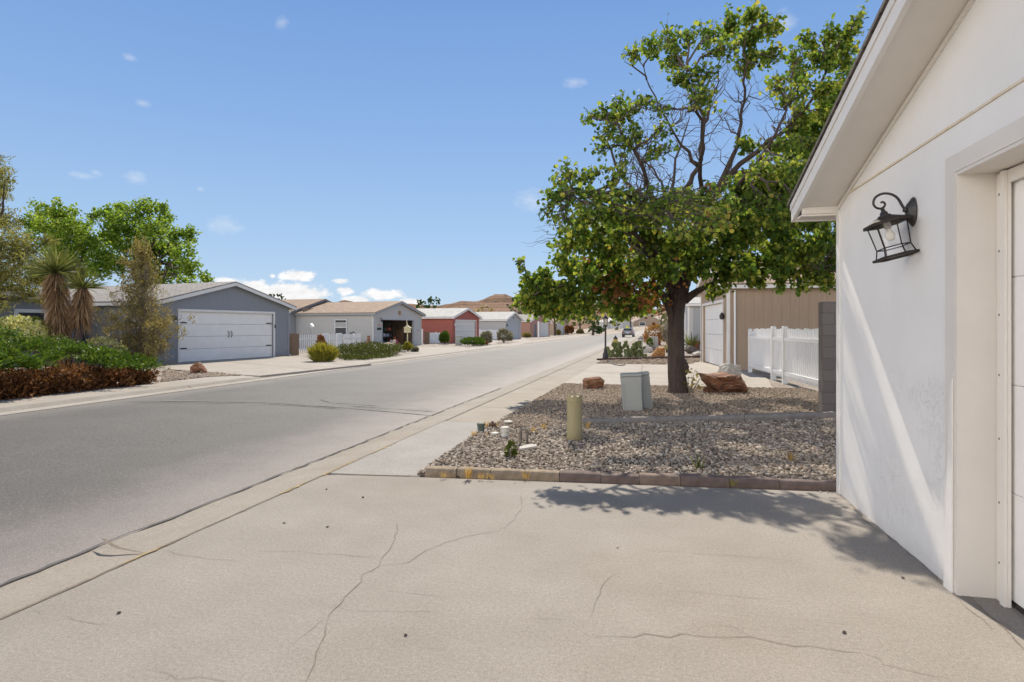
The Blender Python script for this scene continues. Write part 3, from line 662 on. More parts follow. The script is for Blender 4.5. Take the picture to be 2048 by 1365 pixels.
b = MB(); b.box(.5, .95, -.028, -.002, 1.62, 1.8, bev=.01); b.build('wall_ornament', M('ornament', (.5, .36, .27), (.4, .25, .2), 20), hs2)
b = MB(); b.tube([(.78, -.01, 2.2), (.78, -.16, 2.26), (.78, -.2, 2.16)], .02, 6); b.lathe([(.03, .16), (.09, .1), (.09, 0), (.05, -.05)], 8, (.78, -.2, 2.0)); b.build('wall_lamp', BLACK, hs2)
b = MB(); b.box(6.75, 6.82, -.04, -.002, 1.2, 1.34); b.build('keypad', MAT['door_grey'], hs2)
O2b = O2+b2*7.35-d2*1.15
hs2b = house('grey_house', 'grey house with brown roof and dark gable end behind the open garage', 'house', O2b, P2, 9.2, 8, 2.55, 3.85, 'house_grey', 'roof_brown', None, rake='dark_siding', xr=4.7, over=.25)
b = MB(); b.face([(0.2, -.01, 2.62), (4.7, -.01, 3.80), (9.0, -.01, 2.62)]); b.build('gable', MAT['dark_siding'], hs2b)
b = MB(); b.box(2.0, 2.5, 2.4, 2.9, 3.0, 3.5); b.build('roof_vent', BLACK, hs2b)
# --- red garage house, grey garage house, far ones
P3 = R(20); O3 = Vector((-.0992*58.7, 58.7, 0))
hs3 = house('red_house', 'red gabled house with pale roof and white garage door', 'house', O3, P3, 6.5, 12, 2.53, 3.4, 'red_siding', 'roof_pale', (.75, 5.7, 2.2), door_mat='door_pale')
window(hs3, 8.1, 9.2, 1.0, 2.05, 0, 'y', 'vinyl_white')
b = MB(); b.lathe([(.025, .16), (.07, .1), (.07, 0), (.04, -.05)], 8, (.38, -.09, 1.75)); b.build('wall_lamp', MAT['vinyl_white'], hs3)
O4 = Vector((-.0108*75.5, 75.5, 0))
hs4 = house('small_grey_house', 'small grey gabled house with grey garage door past the red house', 'house', O4, R(20), 5.9, 11, 2.5, 3.45, 'house_grey', 'roof_pale', (.8, 5.2, 2.15), door_mat='door_blue', trim='door_blue')
window(hs4, 7.6, 9.0, .9, 1.95, 0, 'y', 'vinyl_white'); disc('round_plaque', 2.95, 2.75, .12, BLACK, hs4)
b = MB(); b.lathe([(.03, .2), (.09, .1), (.09, 0), (.05, -.06)], 8, (.4, -.1, 1.75)); b.build('wall_lamp', BLACK, hs4)
O5 = at(1080, 99, 674); O5.z = 0
hs5 = house('brick_house', 'brick red house with white garage door beneath the yellowing branches', 'house', O5-dirv(R(20))*5.2, R(20), 10.8, 9, 2.5, 3.6, 'brick_wall', 'roof_grey', (5.4, 10.2, 2.25), door_mat='door_pale')
b = MB(); b.box(2.2, 3.2, -.02, -.002, 0, 2.05); b.build('front_door', MAT['dark_siding'], hs5)
O6 = at(1112, 131, 669); O6.z = 0
hs6 = house('far_tan_house', 'far tan house with white door partly hidden by street trees', 'house', O6, R(24), 8.5, 9, 2.5, 3.8, 'tan_siding', 'roof_brown', (.8, 5.2, 2.3), door_mat='door_pale')
O7 = at(1216, 190, 660); O7.z = .6
hs7 = house('far_cream_house', 'far cream house at the head of the street behind the lamp post', 'house', O7, R(75), 8.5, 9, 2.6, 4.0, 'pale_siding', 'roof_pale', (1, 5, 2.2), door_mat='door_pale')
O8 = at(1268, 205, 658); O8.z = 1.2
hs8 = house('far_brown_house', 'far brown roofed house beyond the parked car', 'house', O8, R(80), 10.5, 9, 2.4, 4.6, 'tan_siding', 'roof_brown', None)
window(hs8, 2, 4, 1, 2.1)
# --- tan garage on the right
P9 = R(8.5); c9 = Vector(((1455-CX)/F*21.9, 21.9, 0)); O9 = c9+dirv(P9)*5.9
hs9 = house('tan_garage', 'tan panelled garage with white door and white corner boards behind the picket fence', 'garage', O9, P9, 5.9, 12, 3.1, 4.15, 'tan_siding', 'roof_brown', (.55, 5.05, 2.5), right=True, door_mat='door_white', over=.28)
b = MB(); b.lathe([(.03, .2), (.09, .1), (.09, 0), (.05, -.06)], 8, (5.4, -.1, 1.9)); b.build('wall_lamp', BLACK, hs9)
b = MB(); b.tube([(5.93, .25, 2.9), (5.96, .25, .15), (5.96, .1, .05)], .04, 6); b.build('downspout', MAT['vinyl_white'], hs9)
O10 = at(1376, 43, 698); O10.z = 0
hs10 = house('white_house', 'white trimmed grey panelled house just behind the tan garage', 'house', O10+dirv(R(9))*7, R(9), 7, 11, 3.2, 4.2, 'pale_siding', 'roof_pale', (1, 5.6, 2.5), right=True)
b = MB(); b.box(7.002, 7.03, .35, 1.15, 0, 3.0); b.build('side_door', MAT['door_grey'], hs10)
O11 = at(1345, 70, 690); O11.z = 0
hs11 = house('far_pale_house', 'pale house hidden behind the bare shrub and big trunk', 'house', O11+dirv(R(10))*7+Vector((2.5, 0, 0)), R(10), 7, 11, 2.6, 3.6, 'pale_siding', 'roof_grey', (1, 5.6, 2.2), right=True)
# ------------------------------------------------------------ the white house beside the driveway
t = thing('white_house', 'white stucco house with a gabled overhang and recessed garage door beside the driveway', 'house', CORNER, 1.5*math.pi-A_W)
# local x runs along the wall towards the viewer, y into the house
LW, DW, EV, SL = 8.4, 7.0, 2.70, .295
XR = LW/2+.2; zt = lambda x: EV+SL*(x if x < XR else 2*XR-x)
DX0, DX1, DH = 2.20, 7.0, 2.45
b = MB()
b.face([(0, 0, -.1), (DX0, 0, -.1), (DX0, 0, zt(DX0)), (0, 0, EV)]); b.face([(DX1, 0, -.1), (LW, 0, -.1), (LW, 0, zt(LW)), (DX1, 0, zt(DX1))])
b.face([(DX0, 0, DH), (DX1, 0, DH), (DX1, 0, zt(DX1)), (XR, 0, zt(XR)), (DX0, 0, zt(DX0))])
b.face([(0, 0, -.1), (0, 0, EV), (0, DW, EV), (0, DW, -.1)]); b.face([(LW, 0, -.1), (LW, DW, -.1), (LW, DW, zt(LW)), (LW, 0, zt(LW))]); b.face([(0, DW, -.1), (0, DW, EV), (XR, DW, zt(XR)), (LW, DW, zt(LW)), (LW, DW, -.1)])
b.build('wall', MAT['stucco'], t)
b = MB(); b.box(0.003, .075, -.012, -.001, 0, EV-.06); b.box(-.012, -.001, -.012, .08, 0, EV-.06); b.build('corner_board', MAT['trim_white'], t)
b = MB(); w = .105
b.box(DX0-w, DX0, -.022, -.001, 0, DH+w); b.box(DX1, DX1+w, -.022, -.001, 0, DH+w); b.box(DX0, DX1, -.022, -.001, DH, DH+w); b.build('door_trim', MAT['trim_worn'], t)
b = MB(); b.extr([(DX0-w, -.024, .0), (DX0-.004, -.024, .0), (DX0-.004, -.024, 1.25), (DX0-.03, -.024, 1.20)], (0, -.008, 0)); b.build('loose_strip', MAT['trim_white'], t)
RV = .225
b = MB(); b.box(DX0+.002, DX0+.022, -.018, RV, 0, DH-.02); b.box(DX1-.022, DX1-.002, -.018, RV, 0, DH-.02); b.box(DX0+.002, DX1-.002, -.018, RV, DH-.02, DH-.001); b.build('door_jamb', MAT['trim_worn'], t)
b = MB(); b.box(DX0+.024, DX0+.135, RV-.045, RV-.028, .0, DH-.03); b.box(DX0+.09, DX0+.133, RV-.062, RV-.046, .0, DH-.03); b.box(DX0+.135, DX1-.03, RV-.045, RV-.028, DH-.1, DH-.03)
so = b.build('door_stop', MAT['soffit'], t)
b = MB()
for z in (.22, .56, .92, 1.28, 1.62, 1.98, 2.3): b.lathe([(.007, 0), (.007, .004)], 8, (DX0+.062, RV-.047, z), Matrix.Rotation(R(90), 4, 'X'))
b.build('screw_holes', BLACK, so)
b = MB(); ph = (DH-.05)/4
for k in range(4):
    z0, z1 = .03+k*ph, .03+(k+1)*ph-.002; b.box(DX0+.03, DX1-.02, RV-.01, RV+.03, z0, z1, bev=.004)
    for x0 in np.arange(DX0+.32, DX1-1., 1.17):
        for (xa, xb, za, zb) in ((x0, x0+.99, z1-.10, z1-.085), (x0, x0+.99, z0+.085, z0+.10), (x0, x0+.015, z0+.10, z1-.10), (x0+.975, x0+.99, z0+.10, z1-.10)): b.box(xa, xb, RV-.0155, RV-.0101, za, zb)
    b.box(DX0+.15, DX1-.03, RV-.0135, RV-.0102, z1-.03, z1-.018)
b.build('garage_door', MAT['door_white'], t)
b = MB(); b.box(DX0+.14, DX1-.02, RV-.012, RV+.03, 0, .028); b.build('door_seal', BLACK, t)
# eaves: overhang o outwards, e beyond the corner; slab roof
OV, E = .35, .26
ze = EV-SL*E-.03
b = MB(); yb = DW+.2; T_ = .05
for sg in (0, 1):
    f = (lambda x: x) if not sg else (lambda x: 2*XR-x)
    xa, xb = f(-E-.05), f(XR); zA, zB = ze+.175-SL*.05, zt(XR)-.03+.175
    b.extr([(xa, -OV-.03, zA), (xb, -OV-.03, zB), (xb, yb, zB), (xa, yb, zA)], (0, 0, .03))
b.build('roof', MAT['roof_dark'], t)
b = MB()
for sg in (0, 1):
    f = (lambda x: x) if not sg else (lambda x: 2*XR-x)
    xa, xb = f(-E), f(XR); zB = zt(XR)-.03
    b.extr([(xa, -OV, ze), (xb, -OV, zB), (xb, -OV, zB+.165), (xa, -OV, ze+.165)], (0, .035, 0))
    b.extr([(xa, -OV-.012, ze+.11), (xb, -OV-.012, zB+.11), (xb, -OV-.012, zB+.17), (xa, -OV-.012, ze+.17)], (0, .011, 0))
    x2 = f(-E+.035); b.extr([(xa, -OV+.036, ze), (xa, yb, ze), (xa, yb, ze+.165), (xa, -OV+.036, ze+.165)], (x2-xa, 0, 0))
b.build('fascia', MAT['trim_white'], t)
b = MB()
for sg in (0, 1):
    f = (lambda x: x) if not sg else (lambda x: 2*XR-x)
    b.extr([(f(-.001), -OV+.036, EV-.01), (f(XR), -OV+.036, zt(XR)-.01), (f(XR), -.002, zt(XR)-.01), (f(-.001), -.002, EV-.01)], (0, 0, .02))
    xs = sorted((f(-E+.036), f(-.013))); b.box(xs[0], xs[1], -OV+.036, yb, ze+.012, ze+.03)                # boxed eave, level underneath
    b.extr([(f(-.012), -OV+.036, ze+.032), (f(-.012), -.002, ze+.032), (f(-.012), -.002, EV-.012), (f(-.012), -OV+.036, EV-.012)], (.012*(1 if not sg else -1), 0, 0))
b.build('soffit', MAT['soffit'], t)
b = MB(); b.box(.08, DX0+3, -.009, -.001, 2.735, 2.75); b.build('panel_seam', M('seam_caulk', (.62, .50, .33), (.72, .66, .56), 6), t)
b = MB(); b.extr([(.03, -.012, EV-.05), (XR, -.012, zt(XR)-.05), (XR, -.012, zt(XR)-.012), (.03, -.012, EV-.012)], (0, .011, 0)); b.build('frieze', MAT['soffit'], t)
# ------------------------------------------------------------ wall lantern
lp = CORNER+WD*1.62
lt = thing('wall_lantern', 'black coach lantern with a scrolled arm and clear glass hanging on the white wall', 'lamp', lp+Vector((0, 0, 2.0)), 1.5*math.pi-A_W)
b = MB(); b.lathe([(.052, 0), (.058, .008), (.05, .02), (.042, .028), (.03, .045)], 18, (0, -.001, .33), Matrix.Rotation(R(90), 4, 'X')@Matrix.Diagonal((1, 1.75, 1, 1))); b.build('backplate', BLACK, lt)
top = Vector((0, -.185, .325))
pts = [(0, -.04, .33), (0, -.07, .37), (0, -.10, .425), (0, -.14, .455), (0, -.19, .462), (0, -.235, .44), (0, -.25, .40), (0, -.235, .37), (0, -.205, .36), (0, -.185, .37), (0, -.178, .39), (0, -.19, .405), (0, -.205, .40)]
b = MB(); cp = [Vector(p) for p in pts]; sm = []
for i in range(len(cp)-1):
    p0, p1, p2, p3 = cp[max(i-1, 0)], cp[i], cp[i+1], cp[min(i+2, len(cp)-1)]
    for k in range(5):
        u = k/5; sm.append(.5*((2*p1)+(p2-p0)*u+(2*p0-5*p1+4*p2-p3)*u*u+(3*p1-p0-3*p2+p3)*u**3))
sm.append(cp[-1]); b.tube(sm, [.0095-.003*i/len(sm) for i in range(len(sm))], 8); b.lathe([(.016, -.012), (.019, .0), (.014, .012)], 10, (0, -.052, .345)); b.build('scroll_arm', BLACK, lt, True)
TM = Matrix.Translation(top)@Matrix.Rotation(R(13), 4, 'X')@Matrix.Rotation(R(-4), 4, 'Y')
def hx(r, z): return [TM@Vector((r*math.cos(R(60*k+8)), r*math.sin(R(60*k+8)), z)) for k in range(6)]
b = MB(); b.lathe([(.008, .035), (.014, .028), (.012, .016), (.022, .010), (.026, -.008), (.040, -.014), (.046, -.024)], 14, mat=TM); b.build('finial', BLACK, lt, True)
b = MB(); r1, r2 = hx(.044, -.020), hx(.142, -.060); r3 = hx(.146, -.080); r4 = hx(.118, -.078)
for k in range(6):
    j = (k+1) % 6; b.face([r1[k], r1[j], r2[j], r2[k]]); b.face([r2[k], r2[j], r3[j], r3[k]]); b.face([r3[k], r3[j], r4[j], r4[k]])
b.build('lantern_roof', BRONZE, lt)
b = MB(); ta, tb_, tc_ = hx(.117, -.076), hx(.100, -.238), hx(.118, -.300)
for k in range(6):
    j = (k+1) % 6; b.tube([ta[k], tb_[k], tc_[k]], .0044, 6); b.tube([tb_[k], tb_[j]], .0044, 6)
q1, q2, q3, q4 = hx(.112, -.296), hx(.142, -.296), hx(.142, -.312), hx(.112, -.312)
for k in range(6):
    j = (k+1) % 6; b.face([q1[k], q1[j], q2[j], q2[k]]); b.face([q2[k], q2[j], q3[j], q3[k]]); b.face([q3[k], q3[j], q4[j], q4[k]]); b.face([q4[k], q4[j], q1[j], q1[k]])
b.build('lantern_frame', BRONZE, lt)
b = MB(); ga, gb, gc = hx(.115, -.082), hx(.098, -.238), hx(.114, -.294)
for k in range(6):
    j = (k+1) % 6; b.face([ga[k], ga[j], gb[j], gb[k]]); b.face([gb[k], gb[j], gc[j], gc[k]])
b.build('glass', MAT['glass'], lt)
b = MB(); b.lathe([(.022, -.062), (.022, -.105), (.017, -.108)], 12, mat=TM); bo = b.build('lamp_socket', M('socket', (.55, .54, .52)), lt)
b = MB(); b.lathe([(.013, -.109), (.016, -.118), (.028, -.145), (.029, -.16), (.022, -.182), (.006, -.192)], 14, mat=TM); b.build('bulb', M('bulb', (.85, .82, .75), rough=.2), lt, True)
# ------------------------------------------------------------ leaves and branches
LEAF = (np.array([(0, 0, 0), (-.42, .22, .10), (-.40, .62, .10), (0, 1.05, -.06), (.40, .62, .10), (.42, .22, .10)]), np.array([(0, 3, 2, 1), (0, 5, 4, 3)]))
BLADE = (np.array([(-.5, 0, 0), (.5, 0, 0), (.38, .6, .03), (0, 1, -.03), (-.38, .6, .03)]), np.array([(0, 1, 2, 4), (2, 3, 4, 4)]))
DIAMOND = (np.array([(0, 0, 0), (.5, .45, .08), (0, 1, 0), (-.5, .45, .08)]), np.array([(0, 1, 2, 3)]))
def norm(a): return a/np.maximum(np.linalg.norm(a, axis=1, keepdims=True), 1e-9)
def leaves(name, P, D, size, mat, parent=None, kind=LEAF, width=1., up=None, roll=1.):
    """one small folded face per leaf: P positions, D pointing directions"""
    n = len(P); V0, F0 = kind; D = norm(D)
    Nn = norm(RNG.normal(0, roll, (n, 3)) + (np.array((0, 0, 1.)) if up is None else up))
    X = norm(np.cross(D, Nn)); Z = np.cross(X, D)
    s = np.broadcast_to(np.asarray(size, float), (n,))[:, None, None]
    v = P[:, None] + s*(V0[None, :, 0:1]*width*X[:, None] + V0[None, :, 1:2]*D[:, None] + V0[None, :, 2:3]*Z[:, None])
    f = (F0[None]+len(V0)*np.arange(n)[:, None, None]).reshape(-1, F0.shape[1])
    if kind is BLADE:
        a = f[0::2]; c = f[1::2]; fl = [tuple(q) for q in a] + [tuple(q[:3]) for q in c]
        return mesh_obj(name, v.reshape(-1, 3), fl, mat, parent)
    return mesh_obj(name, v.reshape(-1, 3), f, mat, parent)
def wob(a, c, n=5, k=.08, sag=0.):
    a, c = Vector(a), Vector(c); L = (c-a).length; out = []
    for i in range(n+1):
        u = i/n; p = a.lerp(c, u)
        if 0 < i < n: p = p + Vector((random.gauss(0, k*L), random.gauss(0, k*L), random.gauss(0, k*L)))*.6
        out.append(p + Vector((0, 0, sag*L*math.sin(math.pi*u))))
    return out
def smooth_path(P, k=4):
    P = [Vector(p) for p in P]; out = []
    for i in range(len(P)-1):
        p0, p1, p2, p3 = P[max(i-1, 0)], P[i], P[i+1], P[min(i+2, len(P)-1)]
        for j in range(k):
            u = j/k; out.append(.5*((2*p1)+(p2-p0)*u+(2*p0-5*p1+4*p2-p3)*u*u+(3*p1-p0-3*p2+p3)*u**3))
    out.append(P[-1]); return out
leafmat('tree_leaf', [(0, (.045, .095, .022)), (.25, (.085, .155, .034)), (.45, (.145, .235, .046)), (.65, (.245, .325, .06)), (.84, (.39, .42, .08)), (.95, (.46, .38, .10)), (1, (.32, .14, .05))], .55, .6)
leafmat('dry_leaf', [(0, (.16, .065, .03)), (.5, (.24, .11, .04)), (1, (.12, .06, .035))], .35)
leafmat('green_leaf', [(0, (.10, .18, .03)), (.4, (.17, .28, .04)), (.75, (.26, .36, .06)), (1, (.36, .40, .10))], .58, .55)
leafmat('dark_leaf', [(0, (.022, .045, .015)), (.5, (.04, .075, .022)), (1, (.08, .105, .03))], .35)
leafmat('pine_leaf', [(0, (.12, .14, .045)), (.5, (.23, .235, .085)), (1, (.38, .35, .15))], .45)
leafmat('juniper_leaf', [(0, (.035, .075, .012)), (.45, (.075, .14, .018)), (.8, (.13, .20, .028)), (1, (.19, .25, .045))], .3)
leafmat('brown_leaf', [(0, (.08, .034, .017)), (.5, (.20, .085, .034)), (.85, (.32, .16, .065)), (1, (.42, .26, .12))], .25)
leafmat('sage_leaf', [(0, (.17, .145, .055)), (.5, (.28, .235, .09)), (1, (.42, .34, .15))], .4)
leafmat('yucca_leaf', [(0, (.085, .11, .03)), (.6, (.18, .20, .06)), (1, (.32, .31, .12))], .3)
leafmat('yucca_dead', [(0, (.15, .085, .04)), (.5, (.27, .165, .085)), (.85, (.40, .28, .165)), (1, (.50, .40, .28))], .2)
leafmat('yellow_leaf', [(0, (.16, .17, .03)), (.5, (.30, .28, .045)), (1, (.45, .38, .07))], .35)
leafmat('pale_leaf', [(0, (.30, .33, .10)), (.4, (.50, .50, .20)), (.75, (.70, .68, .42)), (1, (.82, .80, .60))], .35)
leafmat('olive_leaf', [(0, (.045, .06, .015)), (.5, (.085, .105, .025)), (1, (.14, .15, .035))], .3)
leafmat('grey_leaf', [(0, (.16, .15, .10)), (.5, (.26, .245, .17)), (1, (.36, .34, .25))], .25)
leafmat('orange_leaf', [(0, (.22, .09, .03)), (.5, (.36, .18, .05)), (1, (.45, .30, .08))], .35)
leafmat('straw', [(0, (.40, .25, .07)), (.5, (.55, .36, .12)), (1, (.62, .46, .2))], .3)
leafmat('rust_leaf', [(0, (.14, .055, .03)), (.5, (.24, .11, .05)), (1, (.3, .16, .08))], .3)
# ------------------------------------------------------------ the big tree
tb = gp(1355, 787)
T0 = tb.y
tree = thing('shade_tree', 'large spreading shade tree with a thick dark trunk and bare inner branches', 'tree', (0, 0, 0))
tree.location = tb; INVB = Vector(tb)
def L_(P): return [Vector(p)-INVB for p in P]
b = MB()
tr = [at(1354, T0, 795), at(1356, T0, 775), at(1353, T0, 745), at(1352, T0, 700), at(1352, T0, 655), at(1353, T0, 620), at(1357, T0-.05, 595), at(1362, T0-.1, 570), at(1365, T0-.1, 540)]
b.tube(smooth_path(L_(tr), 3), [k_*.66 for k_ in (.43, .40, .37, .345, .325, .315, .305, .30, .295, .29, .288, .285, .283, .28, .28, .28, .285, .29, .30, .31, .31, .30, .28, .24, .2)], 18)
trunk = b.build('trunk', MAT['bark'], tree, True)
b = MB(); b.tube(L_([at(1362, T0, 754), at(1366, T0-.05, 746), at(1368, T0-.05, 735), at(1365, T0, 722), at(1361, T0, 714)]), [.05, .10, .12, .09, .04], 10); b.build('burl', MAT['bark'], trunk, True)
limbs = []
def limb(spec, r0, r1):
    P = smooth_path([at(x, T0+d, y) for x, y, d in spec], 4); n = len(P)
    P = [P[0]]+[p+Vector((random.gauss(0, .03), random.gauss(0, .03), random.gauss(0, .03))) for p in P[1:]]
    rr = [.62*(r0+(r1-r0)*(i/(n-1))**.8)*(1+.6*max(0, 1-i/4)) for i in range(n)]; b = MB(); b.tube(L_(P), rr, 9); b.build('limb', MAT['bark'], tree, True); limbs.append((P, rr))
limb([(1345, 590, 0), (1325, 530, -.3), (1300, 470, -.7), (1275, 405, -1.2), (1245, 350, -1.5), (1215, 285, -1.6)], .16, .03)
limb([(1362, 560, 0), (1362, 470, .2), (1372, 380, .5), (1398, 320, .6), (1405, 240, .6), (1385, 190, .5), (1360, 140, .4)], .17, .02)
limb([(1372, 560, 0), (1400, 450, -.5), (1450, 365, -1.0), (1520, 300, -1.5), (1590, 238, -2.2), (1660, 130, -2.8)], .17, .03)
limb([(1440, 375, -.9), (1475, 290, -1.0), (1485, 215, -1.2), (1490, 150, -1.6), (1500, 60, -2.)], .09, .02)
limb([(1340, 600, 0), (1290, 565, -.4), (1220, 558, -.6), (1140, 570, -.7), (1080, 585, -.6)], .11, .02)
limb([(1370, 600, 0), (1440, 560, -1.), (1530, 545, -1.8), (1630, 550, -2.2)], .11, .02)
limb([(1345, 560, 0), (1260, 475, -1.), (1180, 425, -2.2), (1115, 390, -3.0)], .11, .02)
limb([(1358, 560, .1), (1340, 430, 1.4), (1350, 320, 2.3), (1380, 240, 2.7)], .13, .02)
limb([(1370, 570, -.1), (1410, 480, -1.6), (1470, 390, -3.0), (1530, 300, -4.0), (1580, 200, -4.4)], .13, .02)
limb([(1350, 570, -.1), (1310, 510, -1.5), (1290, 440, -2.8), (1280, 370, -3.5)], .12, .02)
limb([(1405, 250, .6), (1430, 180, .4), (1445, 110, .2)], .05, .015)
limb([(1395, 330, .5), (1350, 270, .1), (1310, 200, -.4), (1280, 120, -.6)], .06, .015)
limb([(1365, 470, .2), (1330, 380, .4), (1300, 330, .5), (1255, 290, .4)], .07, .015)
limb([(1470, 350, -1.), (1560, 330, -.5), (1640, 260, -.3), (1680, 190, -.4)], .08, .015)
limb([(1400, 460, -.4), (1500, 420, .6), (1600, 400, 1.2)], .10, .02)
b = MB(); b.tube(L_(smooth_path([at(1346, T0-.1, 690), at(1342, T0-.12, 635), at(1326, T0-.2, 592), at(1302, T0-.4, 560)])), [.02]*3+[.07]*3+[.085]*3+[.06]*4, 9); b.build('limb', MAT['bark'], tree, True)
CL = [(1262,105,18,-.3),(1300,95,30,-.4),(1335,75,33,-.3),(1345,120,33,-.2),(1375,150,28,.2),(1385,72,26,.2),(1425,62,30,.2),(1460,45,30,-.5),(1500,30,28,-1.9),(1490,78,38,-1.6),(1540,55,28,-1.6),(1450,100,38,0),
 (1500,125,34,-1.4),(1555,110,25,-1.2),(1420,145,30,.3),(1410,182,22,.5),(1392,205,16,.6),(1355,165,22,.3),(1610,80,24,-3.2),(1650,65,25,-3),(1700,60,22,-3),(1727,28,15,-3),(1640,120,34,-2.8),(1690,125,28,-2.5),(1595,150,22,-3),(1640,180,38,-2.6),
 (1680,195,34,-2),(1600,232,30,-2.2),(1640,250,40,-1),(1610,300,35,-.5),(1655,310,30,-.4),(1590,262,25,-2),(1570,200,18,-4),(1600,110,26,-4.2),(1550,170,26,-4.3),
 (1180,235,17,-1.8),(1215,228,24,-1.7),(1240,198,20,-1.6),(1255,232,32,-1.6),(1290,205,24,-1),(1312,215,18,-.6),(1215,268,28,-1.7),(1255,280,34,-1.2),(1200,303,17,-1.9),(1285,262,28,-.6),(1330,262,20,-.4),(1340,296,18,-.3),(1310,302,18,.2),(1240,315,20,-1.4),
 (1130,330,19,-3.4),(1125,360,22,-3.3),(1160,355,26,-3),(1195,340,20,-2.4),(1103,395,22,-3.3),(1140,400,28,-3),(1190,388,20,-2),(1093,430,20,-3.4),(1130,450,28,-3),(1165,440,28,-2.5),(1200,430,24,-1.5),
 (1230,410,28,-1.6),(1270,390,28,-2.6),(1300,405,28,-3),(1250,450,34,-2),(1210,470,34,-1.6),(1170,490,34,-1.5),(1300,450,36,-2.6),(1350,445,34,-2),(1395,450,34,-1.8),(1445,440,38,-2),(1490,430,40,-2.6),(1430,385,24,-.6),(1480,370,36,-2.8),(1530,345,40,-3.4),
 (1570,370,40,-3),(1540,420,45,-2.2),(1600,395,40,-.5),(1590,450,45,.4),(1640,455,40,0),(1495,292,26,-1.3),(1560,290,30,-3.9),
 (1130,520,32,-.8),(1100,558,32,-.6),(1062,556,22,-.5),(1050,600,24,-.4),(1090,600,28,-.4),(1130,582,34,-.5),(1170,558,38,-.6),(1220,540,38,-.7),(1270,540,42,-1),(1320,535,40,-1.4),(1380,525,42,-1.6),(1440,525,44,-1.6),(1500,522,44,-1.8),
 (1560,515,44,-1.9),(1620,505,40,-1.6),(1655,530,28,-2),(1210,600,32,-.4),(1250,588,34,-.3),(1292,585,28,-.4),(1180,622,26,-.3),(1140,630,22,.0),(1450,556,32,-1.4),(1510,552,30,-1.8),(1570,548,30,-2.1),(1625,560,20,-2.2),(1425,585,18,-1.1),
 (1600,575,14,-2.2),(1560,575,10,-2),(1660,570,14,-2.1),(1035,522,6,-.4),(1070,578,28,-.2),(1115,600,28,-.1),(1150,600,30,-.3),(1160,530,34,-.4),(1190,580,34,-.2),(1240,570,34,-.4),(1265,610,26,.1),(1230,620,22,.2),(1110,625,20,.2),(1085,625,16,.2),(1060,622,14,.2),(1200,520,34,-.6),(1310,590,26,-.6),(1240,625,20,.4),(1290,612,16,.6),(1320,560,30,.8),(1270,500,36,.9),(1340,490,36,1.6),(1410,495,40,1.8),(1480,480,40,1.6),(1550,470,40,1.4),(1220,500,30,.5),(1390,410,30,2.4),(1440,470,40,2.6),(1500,400,36,2.4),(1560,420,40,2.4),(1620,420,36,2.)]
# more of the crown that stands behind the white house's eave and towards the viewer
CL += [(1330,400,26,-4.4),(1380,470,30,-4.6),(1460,400,30,-4.7),(1500,340,26,-4.9),(1420,200,18,-4.6),(1240,350,22,-3.9),(1580,350,34,-5),(1600,180,30,-4.9)]
CL += [(1720,150,34,-1.6),(1740,230,38,-1.2),(1700,300,40,-1),(1760,330,40,-1.4),(1720,420,44,-1),(1700,500,40,-1.2),(1780,440,40,-1.6),(1690,90,28,-2.6),(1760,520,36,-1)]
CL += [(1250,440,34,-2.2),(1300,470,34,-2.4),(1350,490,34,-2.6),(1400,470,36,-2.8),(1450,490,36,-2.6),(1500,470,36,-2.4),(1550,480,36,-2.5),(1600,490,36,-2.4),(1640,480,30,-2.6),(1210,505,30,-1.8),(1280,541,30,-2),(1340,541,30,-2.2),
 (1410,541,30,-2.3),(1480,541,30,-2.4),(1550,531,30,-2.4),(1620,531,26,-2.2),(1480,410,34,-3.),(1540,390,34,-3),(1600,350,34,-2.6),(1650,400,34,-2.4),(1430,430,30,-3.6),(1700,440,34,-2.2),(1720,501,34,-2.5),(1690,540,26,-2.6),(1620,300,30,-2.5),(1660,240,30,-2.4),
 (1160,470,30,-2.6),(1130,500,28,-2.2),(1180,540,30,-1.8),(1230,470,28,-3),(1330,430,28,-3.2),(1380,390,24,-3.4)]
CL += [(x_, 430+(x_*7) % 23, 27, -3.85) for x_ in range(1180, 1650, 46)]+[(x_, 372+(x_*5) % 19, 24, -3.1) for x_ in range(1470, 1660, 50)]
CL += [(1580,301,34,0),(1620,341,36,.3),(1562,351,32,.5),(1602,251,32,-.5),(1650,211,34,-.5),(1680,301,36,0),(1700,361,38,0),(1571,431,36,.6),(1501,451,36,.8),(1451,431,32,.6),(1401,421,30,.4),(1352,401,26,.6),(1301,441,30,-.4),(1251,421,28,-.8)]
NEAR = {(1262,105):-1.7,(1300,95):-1.4,(1335,75):-2.8,(1345,120):-3.4,(1375,150):-4.4,(1385,72):-3.6,(1392,205):-5,(1410,182):-5,(1420,145):-4.6,(1355,165):-4.1,(1425,62):-3.4,(1450,100):-4.2,
 (1180,235):-3.2,(1215,228):-3.4,(1240,198):-2.6,(1255,232):-3.5,(1290,205):-3.2,(1312,215):-3.9,(1215,268):-3.6,(1255,280):-4.0,(1285,262):-3.6,(1330,262):-4.6,(1340,296):-4.8,(1310,302):-4.4,(1200,303):-4.2,(1240,315):-4.3,
 (1130,330):-4.6,(1125,360):-4.8,(1160,355):-4.7,(1195,340):-4.8,(1103,395):-5,(1140,400):-5.1,(1190,388):-5.3,(1093,430):-5.2,(1130,450):-5.5,(1200,430):-5.6,(1165,440):-4.4,(1230,410):-5.4,(1270,390):-5.3,(1300,405):-5.4,(1240,350):-4.9,(1330,400):-5.5,(1380,470):-5.9,(1430,385):-5.4,(1445,440):-5.8,(1350,445):-5.0}
limb([(1372, 560, 0), (1395, 430, -1.8), (1405, 320, -3.2), (1395, 220, -3.9), (1370, 140, -4.0)], .11, .02)
